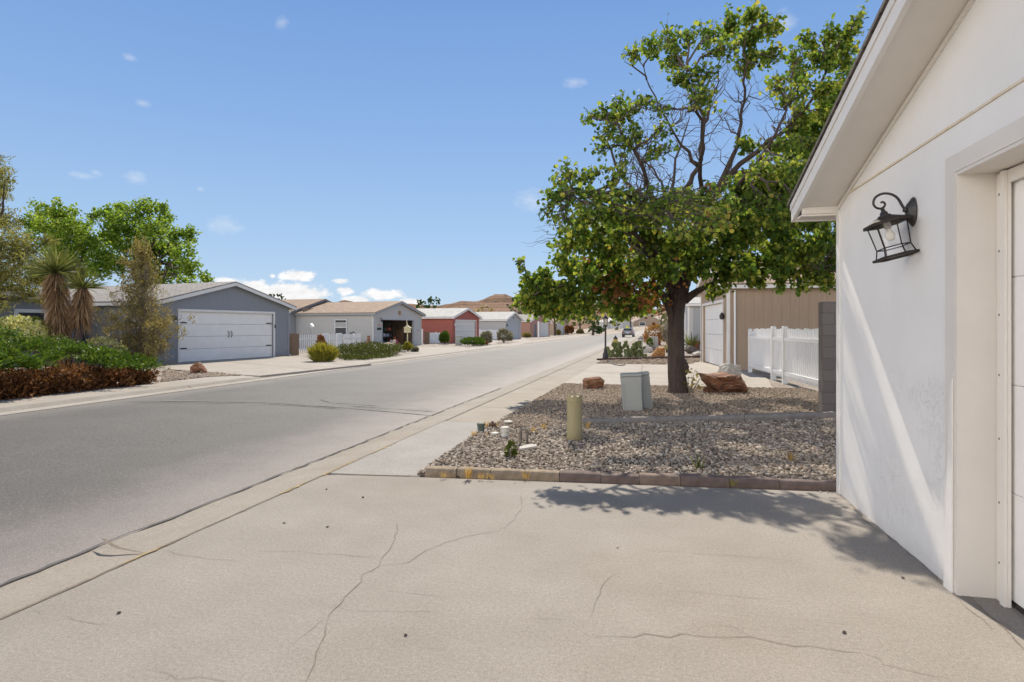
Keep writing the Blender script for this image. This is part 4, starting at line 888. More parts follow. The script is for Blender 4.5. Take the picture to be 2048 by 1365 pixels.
limb([(1345, 565, 0), (1290, 490, -2.3), (1215, 410, -4.2), (1135, 385, -4.9)], .11, .02)
limb([(1355, 565, 0), (1320, 470, -2.0), (1290, 350, -3.6), (1250, 270, -3.9), (1205, 240, -3.5)], .10, .02)
allP = np.array([tuple(p) for P, _ in limbs for p in P])
LP, LD, LS, DP, DD, DSz = [], [], [], [], [], []
tw = MB(); hub = Vector((tb.x, T0, 2.6))
for (x, y, r, dd) in CL:
    dd = NEAR.get((x, y), dd)
    c = at(x, T0+dd, y); rm = r/F*(T0+dd)
    # a curved twig from the nearest limb that lies below or inward
    dist = np.linalg.norm(allP-np.array(tuple(c)), axis=1) + .5*np.maximum(0, allP[:, 2]-c.z+.1); j = int(dist.argmin()); a = Vector(allP[j])
    path = wob(a, c, 5, .09, .05); tw.tube(L_(path), [.024, .02, .016, .013, .010, .008], 5, False)
    m = max(9, int(8+rm*24)); outw = (c-hub).normalized()
    nl = int((.68 if (x, y) in NEAR else 1)*(215 if (1220 < x < 1560 and 250 < y < 400) else 285)*(rm/.35)**2)+26; subs = []
    for k in range(m):
        v = Vector(RNG.normal(0, 1, 3)).normalized(); v.z *= .8
        e = c + v*rm*random.uniform(.55, 1.15) + outw*rm*.15
        p0 = path[random.choice([2, 3, 4])]; sp = wob(p0, e, 3, .09); tw.tube(L_(sp), [.008, .006, .005, .003], 4, False); subs.append((sp, e))
    for k in range(nl):
        sp, e = random.choice(subs); u = random.random()**.6; i = min(int(u*3), 2); p = sp[i].lerp(sp[i+1], u*3-i)
        p = p + Vector(RNG.normal(0, .055, 3)); d = Vector(RNG.normal(0, .6, 3)) + Vector((0, 0, -.75)) + outw*.45
        LP.append(tuple(p)); LD.append(tuple(d)); LS.append(random.uniform(.07, .125)*(T0+dd)/T0*(1.17 if 340 < y < 560 and dd < -1.5 else 1))
# dry rusty leaves low in the crown by the trunk
for (x, y, r, n) in ((1400, 405, 20, 40), (1300, 600, 26, 80), (1230, 585, 26, 60), (1180, 545, 30, 30), (1420, 380, 12, 25), (1330, 545, 30, 70), (1260, 560, 26, 50), (1350, 520, 26, 50)):
    for k in range(n):
        c = at(x, T0-1.2, y); p = c+Vector(RNG.normal(0, r/F*T0*.6, 3)); DP.append(tuple(p)); DD.append(tuple(RNG.normal(0, .6, 3)-np.array((0, 0, .7)))); DSz.append(random.uniform(.06, .11))
# bare twigs filling the open middle
for k in range(300):
    P, rr = random.choice(limbs); i = random.randrange(4, len(P)); a = P[i]
    if not (1190 < CX+a.x/a.y*F < 1640 and 140 < HY-(a.z-H)/a.y*F < 560): continue
    d = Vector((random.gauss(0, .6), random.gauss(0, .6), random.uniform(.1, 1.1))).normalized(); L = random.uniform(.35, 1.25)
    e_ = a+d*L; ex, ey = CX+e_.x/e_.y*F, HY-(e_.z-H)/e_.y*F
    if not (1235 < ex < 1700 and (ey > 190 or ex > 1330) and ey > 90): continue
    sp = wob(a, a+d*L, 5, .10); r = min(.014, rr[i]*.6); tw.tube(L_(sp), [r, r*.85, r*.7, r*.5, r*.4, r*.25], 4, False)
    for q in range(3):
        j = random.randrange(1, 5); d2 = (d+Vector(RNG.normal(0, .6, 3))).normalized(); tw.tube(L_(wob(sp[j], sp[j]+d2*L*.45, 3, .1)), [.006, .005, .004, .0025], 4, False)
# thin dead twigs hanging out of the crown's left edge
for k in range(16):
    a = at(random.uniform(1090, 1150), T0-1.4, random.uniform(430, 500)); tw.tube(L_(wob(a, a+Vector((random.uniform(-.6, -.2), 0, random.uniform(-.3, .25))), 4, .1)), [.006, .005, .004, .003, .002], 4, False)
tw.build('twigs', MAT['twig'], tree, True)
leaves('crown', np.array(LP)-np.array(tuple(INVB)), np.array(LD), np.array(LS), MAT['tree_leaf'], tree)
leaves('dry_leaves', np.array(DP)-np.array(tuple(INVB)), np.array(DD), np.array(DSz), MAT['dry_leaf'], tree)
# ------------------------------------------------------------ other trees
def tree_at(name, label, base, clumps, trunk_r, mat, lsize, dens, group=None, cat='tree', limb_n=7, bark='bark', kind=LEAF, droop=-.3, z_first=1.6, hubz=None, width=1.):
    t = thing(name, label, cat, base, 0, group); b0 = Vector(base)
    cs = [(Vector(c), r) for c, r in clumps]; cen = sum((c for c, r in cs), Vector())/len(cs)
    b = MB(); tp = Vector((0, 0, max(z_first, cen.z-b0.z-.3))); tp.xy = (cen-b0).xy*.3
    b.tube(smooth_path([(0, 0, -.1), (0, 0, .25), tuple(tp*.5), tuple(tp)], 3), [trunk_r*1.35, trunk_r*1.2, trunk_r*1.1, trunk_r, trunk_r*.95, trunk_r*.9, trunk_r*.8, trunk_r*.7, trunk_r*.6, trunk_r*.5], 9)
    for c, r in cs:
        a = tp*random.uniform(.45, 1); b.tube(wob(a, c-b0, 5, .06, .04), [trunk_r*.4, trunk_r*.33, trunk_r*.25, trunk_r*.18, trunk_r*.12, trunk_r*.06], 5, False)
    b.build('trunk', MAT[bark], t, True)
    P = []; D = []
    for c, r in cs:
        n = int(dens*r*r); out = (c-cen).normalized() if (c-cen).length > .1 else Vector((0, 0, 1))
        k = max(4, n//28); sub = [np.array(tuple(c-b0))+norm(RNG.normal(0, 1, (1, 3)))[0]*r*RNG.uniform(.35, 1.05) for _ in range(k)]
        for i in range(n):
            s = sub[i % k]; P.append(s+RNG.normal(0, r*.16+.03, 3)); D.append(RNG.normal(0, .6, 3)+np.array((0, 0, droop))+.5*np.array(tuple(out)))
    P = np.array(P); leaves('crown', P, np.array(D), RNG.uniform(.75, 1.25, len(P))*lsize, MAT[mat], t, kind, width)
    return t
def zc(lst, d, jd, sx=2.4364, ox=0, oy=300):
    return [(at(ox+x/sx, d+random.uniform(-jd, jd), oy+y/sx), r/sx/F*d) for x, y, r in lst]
tree_at('leafy_tree', 'bright green broad tree behind the yucca, left half of the pair', at(150, 40, 655+46), zc([(200,300,55),(270,300,55),(330,335,60),(180,370,62),(260,380,75),(350,400,75),(420,390,50),(220,440,75),(320,470,75),(430,470,70),(500,500,65),(400,560,60),(480,590,60),(260,540,60),(330,570,60)], 40, 1.6), .28, 'green_leaf', .15, 900, 'pair of bright green trees', bark='bark')
tree_at('leafy_tree', 'tallest bright green tree rising above the blue garage roof', at(300, 44, 655+42), zc([(450,310,36),(540,320,55),(600,290,45),(690,290,55),(780,310,55),(570,370,70),(660,370,75),(760,390,75),(815,345,36),(880,420,55),(930,430,45),(620,450,70),(720,470,75),(820,490,70),(900,500,55),(860,570,60),(940,590,55),(990,615,34),(800,620,60),(900,650,50),(700,560,70),(560,560,60),(520,440,60)], 43, 1.8), .3, 'green_leaf', .16, 800, 'pair of bright green trees')
pc = zc([(-25,70,42),(5,110,40),(25,150,32),(5,195,42),(20,245,26),(-30,200,50),(20,320,50),(50,370,50),(40,440,60),(90,440,50),(60,520,70),(130,500,60),(150,590,70),(50,620,70),(180,640,50),(100,690,60),(170,700,50),(225,450,36),(235,520,32),(-40,350,60),(-40,480,70),(-50,600,80),(-40,720,70),(200,590,50),(240,650,40)], 22, 1.2)
tree_at('pine_tree', 'olive green pine tree cut off by the left edge of the frame', at(-60, 22.5, 655+82), pc, .22, 'pine_leaf', .20, 2600, kind=DIAMOND, width=.16, droop=.15, bark='bark')
far = [(858, 612, 20, 92, 'round dark tree standing on the skyline over the red house', 'dark_leaf', [(858,600,9),(848,606,9),(868,606,10),(842,614,9),(858,612,11),(874,615,9),(860,622,11),(846,622,9),(872,624,9)]),
 (552, 640, 0, 70, 'dark treetop peeping over the blue garage roof ridge', 'dark_leaf', [(545,596,7),(555,596,8),(565,602,8),(538,602,7),(550,606,9),(566,612,8)]),
 (1035, 0, 0, 105, 'dark green tree behind the small grey house', 'dark_leaf', [(1028,600,8),(1040,592,9),(1052,598,9),(1022,612,9),(1035,612,10),(1050,615,11),(1030,626,9),(1045,632,11),(1058,640,11),(1070,628,12),(1075,645,10),(1062,655,9)]),
 (1160, 0, 0, 150, 'dark spreading street tree farther up the left pavement', 'olive_leaf', [(1130,605,9),(1142,598,10),(1155,600,10),(1168,604,10),(1180,612,10),(1125,620,10),(1140,618,11),(1155,618,12),(1170,622,12),(1185,628,10),(1130,635,10),(1148,636,11),(1165,638,11),(1180,642,10),(1195,636,9)]),
 (1186, 0, 0, 128, 'bushy green tree where the left pavement bends', 'dark_leaf', [(1190,632,8),(1182,642,8),(1196,644,8),(1186,652,8),(1195,656,8),(1180,658,7),(1205,655,6)]),
 (1110, 0, 0, 118, 'yellowing street tree above the brick red house', 'orange_leaf', [(1095,612,9),(1108,606,10),(1120,614,9),(1100,624,10),(1115,628,10),(1090,632,8)])]
for px, _, _, d, lab, mat, cl in far:
    base = Vector(((px-CX)/F*d, d, -.05)); tree_at('distant_tree', lab, base, [(at(x, d+random.uniform(-1, 1), y), r/F*d) for x, y, r in cl], .25, mat, .0042*d, 4.2e5/d**2, 'trees along the far street')
tree_at('distant_tree', 'small scrubby tree over the roof between the red and grey houses', Vector((-3.5, 95, 0)), [(at(x, 95, y), r/F*95) for x, y, r in ((955,622,7),(968,618,8),(982,620,7),(975,628,8),(960,630,7),(990,628,6))], .2, 'sage_leaf', .3, 60, 'trees along the far street')
for px, d, lab, cl in ((1262, 175, 'green treetop above the far brown roof', [(1232,620,8),(1245,616,9),(1258,620,8),(1270,622,9),(1285,626,8),(1300,622,8),(1240,630,7),(1225,640,8),(1235,650,7)]), (1320, 160, 'dark tree on the right verge of the far bend', [(1318,622,9),(1330,628,10),(1342,620,9),(1325,640,10),(1340,645,10)])):
    tree_at('distant_tree', lab, Vector(((px-CX)/F*d, d, .6)), [(at(x, d, y), r/F*d) for x, y, r in cl], .25, 'olive_leaf', .7, 17, 'trees along the far street')
# ------------------------------------------------------------ shrubs
def shrub(name, label, base, rx, ry, h, n, ls, mat, cat='shrub', group=None, up=.6, kind=LEAF, width=1., twig='twig', shell=.55, ntw=10, flat=1., lumps=7):
    t = thing(name, label, cat, base, 0, group)
    b = MB()
    for k in range(ntw):
        a = random.uniform(0, 6.28); q = random.uniform(.3, .85); b.tube(wob((0, 0, -.03), (rx*q*math.cos(a), ry*q*math.sin(a), h*random.uniform(.4, .85)), 4, .07), [.02*h+.004, .014*h+.003, .01*h+.003, .006*h+.002, .003], 4, False)
    b.build('stems', MAT[twig], t, True)
    v = norm(RNG.normal(0, 1, (n, 3))); v[:, 2] = np.abs(v[:, 2])*2-1+RNG.normal(0, .1, n)
    v = norm(v); r = (shell+(1-shell)*RNG.uniform(0, 1, n)**.6)
    ld = norm(RNG.normal(0, 1, (lumps, 3))); bump_ = np.max(v@ld.T, axis=1); r = r*(.70+.38*np.clip((bump_-.5)*2, 0, 1))
    P = v*r[:, None]*np.array((rx, ry, h*.5)); P[:, 2] += h*.5; P[:, 2] = np.maximum(P[:, 2], .02)
    leaves('foliage', P, v*.7+np.array((0, 0, up))+RNG.normal(0, .45, (n, 3)), RNG.uniform(.7, 1.3, n)*ls, MAT[mat], t, kind, width)
    return t
def sp(px, py, z=0): return gp(px, py, z)
# low spreading juniper hedge by the left pavement: green on top, dead underneath
def hedge():
    s0, s1, t0, t1 = 3.6, 12.0, -13.35, -17.2
    base = st(8, -15.3); t = thing('juniper_hedge', 'wide spreading green juniper with dead brown branches along the left kerb', 'hedge', base)
    P = []; D = []; S_ = []; bP = []; bD = []; bS = []; b = MB()
    end = to_st(gp(322, 766))[0]
    def top(s, q):                                              # q 0 at the front, 1 at the back
        k = min(1, max(0, (end+.15-s)/2.2)); return (.74+.86*q**.8)*(.42+.58*k**.6)
    for i in range(330):                                        # branches that lean out to the kerb
        s = random.uniform(s0, end); q = random.random()**1.1; k = min(1, max(.25, (end+.3-s)/1.4)); t_ = t0+(t1*k+t0*(1-k)-t0)*q
        zt = top(s, q)*random.uniform(.9, 1.1); r = random.uniform(.28, .5); c = st(s, t_, zt-.15)-base
        n = 85
        for j in range(9):
            ax = norm(RNG.normal(0, 1, (1, 3)))[0]; ax[2] = abs(ax[2])*.35+.05; w = np.array(tuple(V))*.5*(1-q); dir_ = ax+w; tip = np.array(tuple(c))+dir_*r*RNG.uniform(.6, 1.1)
            u = RNG.uniform(0, 1, 13)[:, None]; pts = np.array(tuple(c))*(1-u)+tip*u + RNG.normal(0, .035, (13, 3))
            P.append(pts); D.append(np.repeat(dir_[None], 13, 0)+RNG.normal(0, .5, (13, 3))+np.array((0, 0, .35))); S_.append(RNG.uniform(.06, .13, 13))
    for i in range(5200):                                       # the dead skirt
        s = random.uniform(s0, end-.12); q = random.random()*.35; k = min(1, max(.3, (end+.3-s)/1.4)); t_ = t0-.05+(t1-t0)*q*k
        z = random.uniform(.0, .74)*top(s, 0)
        p = st(s, t_ + .1*math.sin(s*5), z)-base; bP.append(np.array(tuple(p))+RNG.normal(0, .05, (6, 3))); dd = RNG.normal(0, .6, (6, 3))+np.array(tuple(V))*.4+np.array((0, 0, .25)); bD.append(dd); bS.append(RNG.uniform(.05, .16, 6))
    for i in range(170):
        s = random.uniform(s0, end-.3); a = st(s, t0-random.uniform(.5, 1.6), .02)-base; c = st(s+random.uniform(-.5, .5), t0-random.uniform(-.05, .3), random.uniform(.15, .75)*top(s, 0))-base; b.tube(wob(a, c, 4, .08), [.022, .018, .014, .010, .005], 4, False)
    b.build('dead_branches', M('dead_wood', (.20, .10, .055), (.09, .045, .03), 9, .9), t, True)
    leaves('dead_foliage', np.concatenate(bP), np.concatenate(bD), np.concatenate(bS), MAT['brown_leaf'], t, DIAMOND, .3)
    leaves('foliage', np.concatenate(P), np.concatenate(D), np.concatenate(S_), MAT['juniper_leaf'], t, DIAMOND, .42)
hedge()
# half bare upright juniper in front of the blue garage
def bare_juniper():
    base = gp(285, 733); t = thing('upright_juniper', 'half bare upright juniper with olive foliage left of the white garage door', 'shrub', base); b = MB()
    d = base.y; Hh = (733-488)/F*d
    b.tube(smooth_path([(0, 0, -.05), (.03, 0, Hh*.3), (.12, 0, Hh*.65), (.1, 0, Hh*.98)], 3), [.07, .065, .06, .055, .05, .045, .04, .03, .022, .01], 7)
    P = []; D = []; wd = lambda z: 1.22*max(.03, 1-z)**.85 if z > .12 else .95
    for i in range(230):
        z = random.uniform(.03, .97); a = random.uniform(0, 6.28); R_ = wd(z)*random.uniform(.55, 1.1)*1.75*.9
        e = Vector((R_*math.cos(a)-.05, R_*.8*math.sin(a), min(Hh, Hh*z+R_*.35))); s0 = Vector((.1*z, 0, Hh*max(.02, z-.14)))
        w = wob(s0, e, 5, .07, .03); b.tube(w, [.018, .014, .011, .008, .006, .003], 4, False)
        for k in range(4):
            j = random.randrange(1, 6); e2 = w[j]+Vector(RNG.normal(0, .16, 3))+Vector((0, 0, .1)); b.tube([w[j], w[j].lerp(e2, .5), e2], [.006, .004, .002], 3, False)
            den = 58 if (math.cos(a) < .0 or z < .36) else 15
            m = int(den*random.random()); P.append(np.array(tuple(e2))+RNG.normal(0, .085, (m, 3))); D.append(RNG.normal(0, .7, (m, 3))+np.array((0, 0, .5)))
    b.build('trunk', MAT['pale_twig'], t, True); P = np.concatenate(P); leaves('foliage', P, np.concatenate(D), RNG.uniform(.05, .10, len(P)), MAT['sage_leaf'], t, DIAMOND, .5)
bare_juniper()
# tree yucca with two heads
def yucca():
    d = 20.5; base = Vector(((132-CX)/F*d, d, 0)); t = thing('tree_yucca', 'two headed tree yucca with sword leaves and a shaggy straw skirt', 'yucca', base)
    for (hx_, hy_, r, bx, by, side) in ((110, 545, 60, 128, 735, 0), (166, 576, 46, 146, 700, 1)):
        top = at(hx_, d+(.3 if side else 0), hy_)-base; bot = Vector(((bx-132)/F*d, .1*side, 0))
        P = smooth_path([bot, bot.lerp(top, .4)+Vector((0, 0, .05)), bot.lerp(top, .8), top], 3); b = MB(); b.tube(P, [.17-.05*side]*len(P), 9); b.build('trunk', MAT['bark'], t, True)
        n = 190 if not side else 130; rr = r/F*d
        v = norm(RNG.normal(0, 1, (n, 3))); v[:, 2] = np.abs(v[:, 2])*1.15-.22; v = norm(v)
        leaves('leaf_rosette', np.array(tuple(top))+v*.05, v, RNG.uniform(.8, 1.15, n)*rr, MAT['yucca_leaf'], t, BLADE, .055)
        m = 1500 if not side else 620; L = (top-bot).length; u = RNG.uniform(0, 1, m)**1.25*(.93 if not side else .42)
        a = RNG.uniform(0, 6.28, m); rad = np.where(u < .12, .18+u, .30-.06*u)*(1-.3*side); 
        C = np.array([tuple(top.lerp(bot, float(x))) for x in u]); P2 = C+np.stack([np.cos(a)*rad*.7, np.sin(a)*rad*.7, 0*a], 1)
        D2 = np.stack([np.cos(a)*(.55-.25*u), np.sin(a)*(.55-.25*u), -np.ones(m)], 1)+RNG.normal(0, .13, (m, 3))
        leaves('dead_skirt', P2, D2, RNG.uniform(.35, .62, m), MAT['yucca_dead'], t, BLADE, .05)
yucca()
shrub('flowering_shrub', 'pale yellow flowering shrub behind the juniper at the left edge', Vector(((25-CX)/F*20, 20, .55)), 1.35, .8, 1.35, 2600, .085, 'pale_leaf')
shrub('flowering_shrub', 'small pale flowering shrub beneath the yucca skirt', Vector(((205-CX)/F*22, 22, .2)), .75, .6, 1.0, 900, .07, 'pale_leaf')
shrub('olive_shrub', 'olive shrub between the pale flowers and the blue house window', Vector(((75-CX)/F*23, 23, .4)), .8, .6, 1.6, 1500, .07, 'olive_leaf')
# across the street
def clump(name, label, base, r, h, n, mat):
    t = thing(name, label, 'shrub', base); a = RNG.uniform(0, 6.28, n); q = RNG.uniform(0, 1, n)**.6
    P = np.stack([np.cos(a)*q*r*.55, np.sin(a)*q*r*.55, RNG.uniform(0, .5, n)*h*(1-.5*q)], 1)
    leaves('foliage', P, np.stack([np.cos(a)*q*.75, np.sin(a)*q*.75, np.ones(n)], 1)+RNG.normal(0, .22, (n, 3)), RNG.uniform(.3, .62, n)*h, MAT[mat], t, BLADE, .07)
    b = MB(); b.lathe([(r*.3, -.02), (r*.25, .12), (r*.1, .25)], 8); b.build('stem', MAT['twig'], t, True)
clump('yellow_grass', 'yellow clump of shrubby grass with a rust coloured top beside the picket fence', sp(646, 723), .78, .98, 3000, 'yellow_leaf')
o = shrub('seed_shrub', 'rust brown flower heads growing behind the yellow grass clump', sp(643, 716), .3, .3, 1.15, 700, .09, 'rust_leaf')
def groundcover():
    P = []; D = []; poly = [(668, 714), (690, 721), (735, 721), (790, 714), (808, 710), (790, 704), (740, 700), (700, 702)]
    pts = [gp(x, y) for x, y in poly]; c = sum(pts, Vector())/len(pts); t = thing('ground_juniper', 'low olive green spreading shrub between the yellow grass and the open garage', 'shrub', c)
    A = np.array([tuple(p)[:2] for p in pts]); q = RNG.uniform(A.min(0)-.3, A.max(0)+.3, (30000, 2)); q = q[inpoly(q, pts)]; n = len(q)
    cc = np.array(tuple(c))[:2]; e = np.linalg.norm((q-cc)/np.array((3.6, 3.2)), axis=1); hh = np.clip(.62*(1-e**2.2), .08, 1)*(1+.35*np.array([mnoise.noise(Vector((x*1.6, y*1.6, 0))) for x, y in q]))
    P = np.stack([q[:, 0]-c.x, q[:, 1]-c.y, hh*RNG.uniform(.35, 1.08, n)], 1); leaves('foliage', P, RNG.normal(0, .7, (n, 3))+np.array((0, 0, .6)), RNG.uniform(.06, .13, n), MAT['olive_leaf'], t, DIAMOND, .5)
    b = MB()
    for k in range(60): b.tube(wob((0, 0, .03), (random.uniform(-2, 2), random.uniform(-2, 2), .25), 4, .05), [.02, .015, .012, .01, .005], 4, False)
    b.build('stems', MAT['twig'], t, True)
groundcover()
for px, py, w, hpx, mat, lab, dz in ((663, 681, 52, 34, 'olive_leaf', 'leafy green bush under the grey garage window', -1), (712, 695, 26, 34, 'dark_leaf', 'dark little shrub against the open garage side wall', -1),
    (816, 703, 20, 17, 'yellow_leaf', 'round yellow bush at the corner of the open garage driveway', -1), (830, 704, 14, 8, 'grey_leaf', 'low grey shrub beside the round yellow bush', -1),
    (890, 689, 22, 26, 'juniper_leaf', 'dark green upright shrub by the red house wall', -1), (947, 692, 52, 17, 'juniper_leaf', 'clipped green hedge beside the pale utility cabinet', -1), (962, 691, 30, 10, 'brown_leaf', 'dead brown lower half of the clipped hedge', 0),
    (972, 689, 26, 26, 'grey_leaf', 'grey feathery shrub at the far end of the clipped hedge', -1), (1008, 686, 38, 28, 'grey_leaf', 'round grey tumbleweed bush before the small grey house', -1),
    (1135, 669, 12, 16, 'brown_leaf', 'brown clipped shrub beyond the far white doors, left of two', -1), (1143, 669, 10, 16, 'brown_leaf', 'brown clipped shrub beyond the far white doors, right of two', -1), (1117, 671, 8, 10, 'sage_leaf', 'small olive bush between the far white doors', -1),
    (1195, 668, 26, 14, 'dark_leaf', 'dark green mound of shrub at the street bend', -1),
    (1054, 676, 18, 10, 'sage_leaf', 'dry shrub beneath the brick red house wall', -1), (1160, 668, 14, 8, 'sage_leaf', 'low dry bush on the far left verge', -1)):
    p = sp(px, py); d = p.y; shrub('bush', lab, p, w/F*d*.5, w/F*d*.5, hpx/F*d, int(500+900*(d < 62)), max(.09, .0022*d), mat, group='bushes across the street')
# next door, beyond the drive
def pear():
    base = gp(1252, 715); t = thing('prickly_pear', 'clump of green prickly pear cactus beside the black lamp post', 'cactus', base); b = MB(); d = base.y
    def pad(p, n, up, r):
        n = n.normalized(); up = (up-n*up.dot(n)).normalized(); x = up.cross(n); vs = []; fs = []; m = 12
        for z, k in ((-.5, .0), (-.42, .72), (0, 1.), (.42, .72), (.5, 0)):
            for i in range(m):
                a = 6.2832*i/m; vs.append(p+up*r*(1+math.cos(a)*max(k, .05))*1.0+x*r*.78*math.sin(a)*max(k, .05)+n*r*.28*z)
        for j in range(4):
            for i in range(m): fs.append((j*m+i, j*m+(i+1) % m, j*m+m+(i+1) % m, j*m+m+i))
        b.raw(vs, fs)
    def grow(p, up, lvl):
        r = random.uniform(.10, .15)*(1.1-.1*lvl); n = Vector((random.gauss(0, .6), -1, random.gauss(0, .3))); pad(p, n, up, r)
        if lvl < 3 and random.random() < .95-.2*lvl:
            for k in range(random.choice((1, 2, 2))):
                u2 = (up+Vector((random.gauss(0, .6), random.gauss(0, .4), .2))).normalized(); grow(p+up.normalized()*r*1.8+Vector((random.gauss(0, .04), random.gauss(0, .04), 0)), u2, lvl+1)
    for i in range(26):
        x = random.uniform(-.95, 1.0); grow(Vector((x, random.uniform(-.35, .5), -.02)), Vector((random.gauss(0, .35), random.gauss(0, .2), 1)), 0 if abs(x) < .6 else 1)
    b.build('pads', M('cactus', (.17, .19, .075), (.11, .135, .045), 7, .6, .15, 40), t, True)
pear()
shrub('green_ball_shrub', 'small round bright green shrub next to the grey meter box', gp(1299, 697), .3, .3, .75, 900, .06, 'juniper_leaf')
shrub('orange_shrub', 'orange leaved shrub behind the grey meter box', gp(1310, 691), 1.1, .8, 1.75, 1600, .10, 'orange_leaf')
shrub('bare_shrub', 'tall bare grey brown shrub left of the big trunk', gp(1338, 692), 1.15, 1.0, 2.9, 1500, .07, 'grey_leaf', ntw=60, twig='pale_twig', shell=.2)
def aloe(px, py, n, L, mat, name, lab, wd=.06):
    base = gp(px, py); t = thing(name, lab, 'plant', base); v = norm(RNG.normal(0, 1, (n, 3))); v[:, 2] = np.abs(v[:, 2])+.35; v = norm(v)
    leaves('leaves', v*.05+np.array((0, 0, .1)), v, RNG.uniform(.7, 1.1, n)*L, MAT[mat], t, BLADE, wd); b = MB(); b.lathe([(.1, -.02), (.12, .08), (.06, .16)], 8); b.build('stem', MAT['bark'], t, True)
aloe(1384, 699, 90, 1.15, 'yucca_leaf', 'spiky_yucca', 'spiky yucca plant behind the right side of the trunk'); aloe(1335, 705, 60, .55, 'sage_leaf', 'spiky_yucca', 'low spiky plant left of the big trunk beside the orange boulder')
# weeds
def tuft(px, py, lab, h=.12, n=34, mat='straw', grp='dry grass tufts in the near bed'):
    p = gp(px, py); p.z = .02; t = leaves('grass_tuft', np.stack([RNG.normal(0, .018, n), RNG.normal(0, .018, n), np.zeros(n)], 1), np.stack([RNG.normal(0, .33, n), RNG.normal(0, .33, n), np.ones(n)], 1), RNG.uniform(.5, 1.1, n)*h, MAT[mat], None, BLADE, .05)
    t.location = p; tag(t, lab, 'grass tuft', grp)
tuft(888, 958, 'small straw tuft at the left end of the front edging', .07); tuft(938, 960, 'tallest straw tuft growing through the front edging', .14, 50); tuft(962, 961, 'straw tuft just right of the tallest one on the edging', .07)
tuft(980, 962, 'third straw tuft along the tan front edging', .07); tuft(1052, 961, 'straw tuft where the edging turns from tan to brown', .09); tuft(1082, 955, 'faint straw tuft at the start of the edging shade', .06)
tuft(948, 876, 'straw tuft left of the white cleanout cap', .10); tuft(975, 858, 'straw tuft behind the green pipe cap', .13, 44); tuft(992, 856, 'straw tuft beside the brown pipe stub', .08); tuft(973, 876, 'tiny straw tuft before the white disc', .06)
tuft(1066, 868, 'straw tuft right of the water tap', .10); tuft(1086, 862, 'straw tuft left of the tan marker post', .11); tuft(1174, 860, 'straw tuft right of the tan marker post', .13); tuft(1583, 925, 'straw tuft in the shaded gravel by the wall', .12)
tuft(1465, 975, 'green weed growing on the brown edging', .08, 30, 'yellow_leaf', None); tuft(1398, 945, 'olive weed in the shaded gravel behind the edging', .2, 30, 'olive_leaf', None)
shrub('weed', 'little green weed in front of the water tap', gp(1022, 918), .06, .06, .2, 90, .04, 'olive_leaf', cat='weed', ntw=6)
shrub('sapling', 'thin leafy sucker sprouting right of the trunk', gp(1380, 788), .28, .2, .65, 60, .07, 'sage_leaf', cat='sapling', ntw=12, twig='pale_twig')
# ------------------------------------------------------------ rocks
def rock(name, label, base, dims, mat, rz=0., seed=1, sub=4, group=None, chop=.75):
    import bmesh
    bm = bmesh.new(); bmesh.ops.create_icosphere(bm, subdivisions=sub, radius=1); rg = random.Random(seed)
    pl = [(Vector((rg.gauss(0, 1), rg.gauss(0, 1), rg.gauss(0, 1))).normalized(), rg.uniform(.5, .85)) for _ in range(11)]
    for v in bm.verts:
        n = v.co.normalized(); r = 1.
        for d, o in pl:
            c = n.dot(d)
            if c > 1e-3: r = min(r, o/c)
        r *= 1+.12*mnoise.fractal(n*2.2+Vector((seed, 0, 0)), 1, 2, 4)
        v.co = Vector((n.x*dims[0], n.y*dims[1], n.z*dims[2]))*r
        v.co += n*.05*min(dims)*mnoise.noise(n*9+Vector((0, seed, 0)))
    me = bpy.data.meshes.new(name); bm.to_mesh(me); bm.free(); me.materials.append(MAT[mat]); o = bpy.data.objects.new(name, me); COL.objects.link(o)
    o.location = Vector(base)+Vector((0, 0, dims[2]*.52)); o.rotation_euler = (rg.uniform(-.15, .15), rg.uniform(-.15, .15), rz)
    return tag(o, label, 'rock', group)
def extr_rock(name, label, px, base_y, mat, depth, seed, group=None):
    """a boulder whose face has the outline seen from the street, with its own thickness and chipped surface"""
    import bmesh
    d = gp(0, base_y).y; cx_ = sum(p[0] for p in px)/len(px); base = Vector(((cx_-CX)/F*d, d, 0)); rg = random.Random(seed)
    out = [Vector(((x-cx_)/F*d, 0, (base_y-y)/F*d)) for x, y in px]; c = sum(out, Vector())/len(out); bm = bmesh.new(); rings = []
    for u, k in ((0., .0), (.02, .45), (.06, .80), (.2, .97), (.45, 1.03), (.75, .96), (.95, .75), (1, 0.)):
        R_ = []
        for i in range(len(out)*4):
            a, b_ = out[i//4], out[(i//4+1) % len(out)]; q = a.lerp(b_, (i % 4)/4); p = c+(q-c)*k; p.y = u*depth-depth*.25
            nz = mnoise.fractal(p*4+Vector((seed*3, 0, 0)), 1, 2, 4); p += (p-c)*nz*.10 + Vector((0, nz*.06*depth*4*(1 if k < .9 else .3), 0)); R_.append(bm.verts.new(p))
        rings.append(R_)
    for A, B in zip(rings[:-1], rings[1:]):
        for i in range(len(A)): bm.faces.new((A[i], A[(i+1) % len(A)], B[(i+1) % len(A)], B[i]))
    bmesh.ops.remove_doubles(bm, verts=bm.verts, dist=.002); bmesh.ops.recalc_face_normals(bm, faces=bm.faces)
    me = bpy.data.meshes.new(name); bm.to_mesh(me); bm.free(); me.materials.append(MAT[mat]); o = bpy.data.objects.new(name, me); COL.objects.link(o); o.location = base
    return tag(o, label, 'rock', group)
extr_rock('boulder', 'big red brown boulder with a pale flat top right of the trunk', [(1406, 748), (1425, 750), (1455, 747), (1480, 752), (1490, 765), (1498, 780), (1492, 787), (1440, 787), (1425, 775), (1412, 762)], 787, 'red_rock', .8, 3)
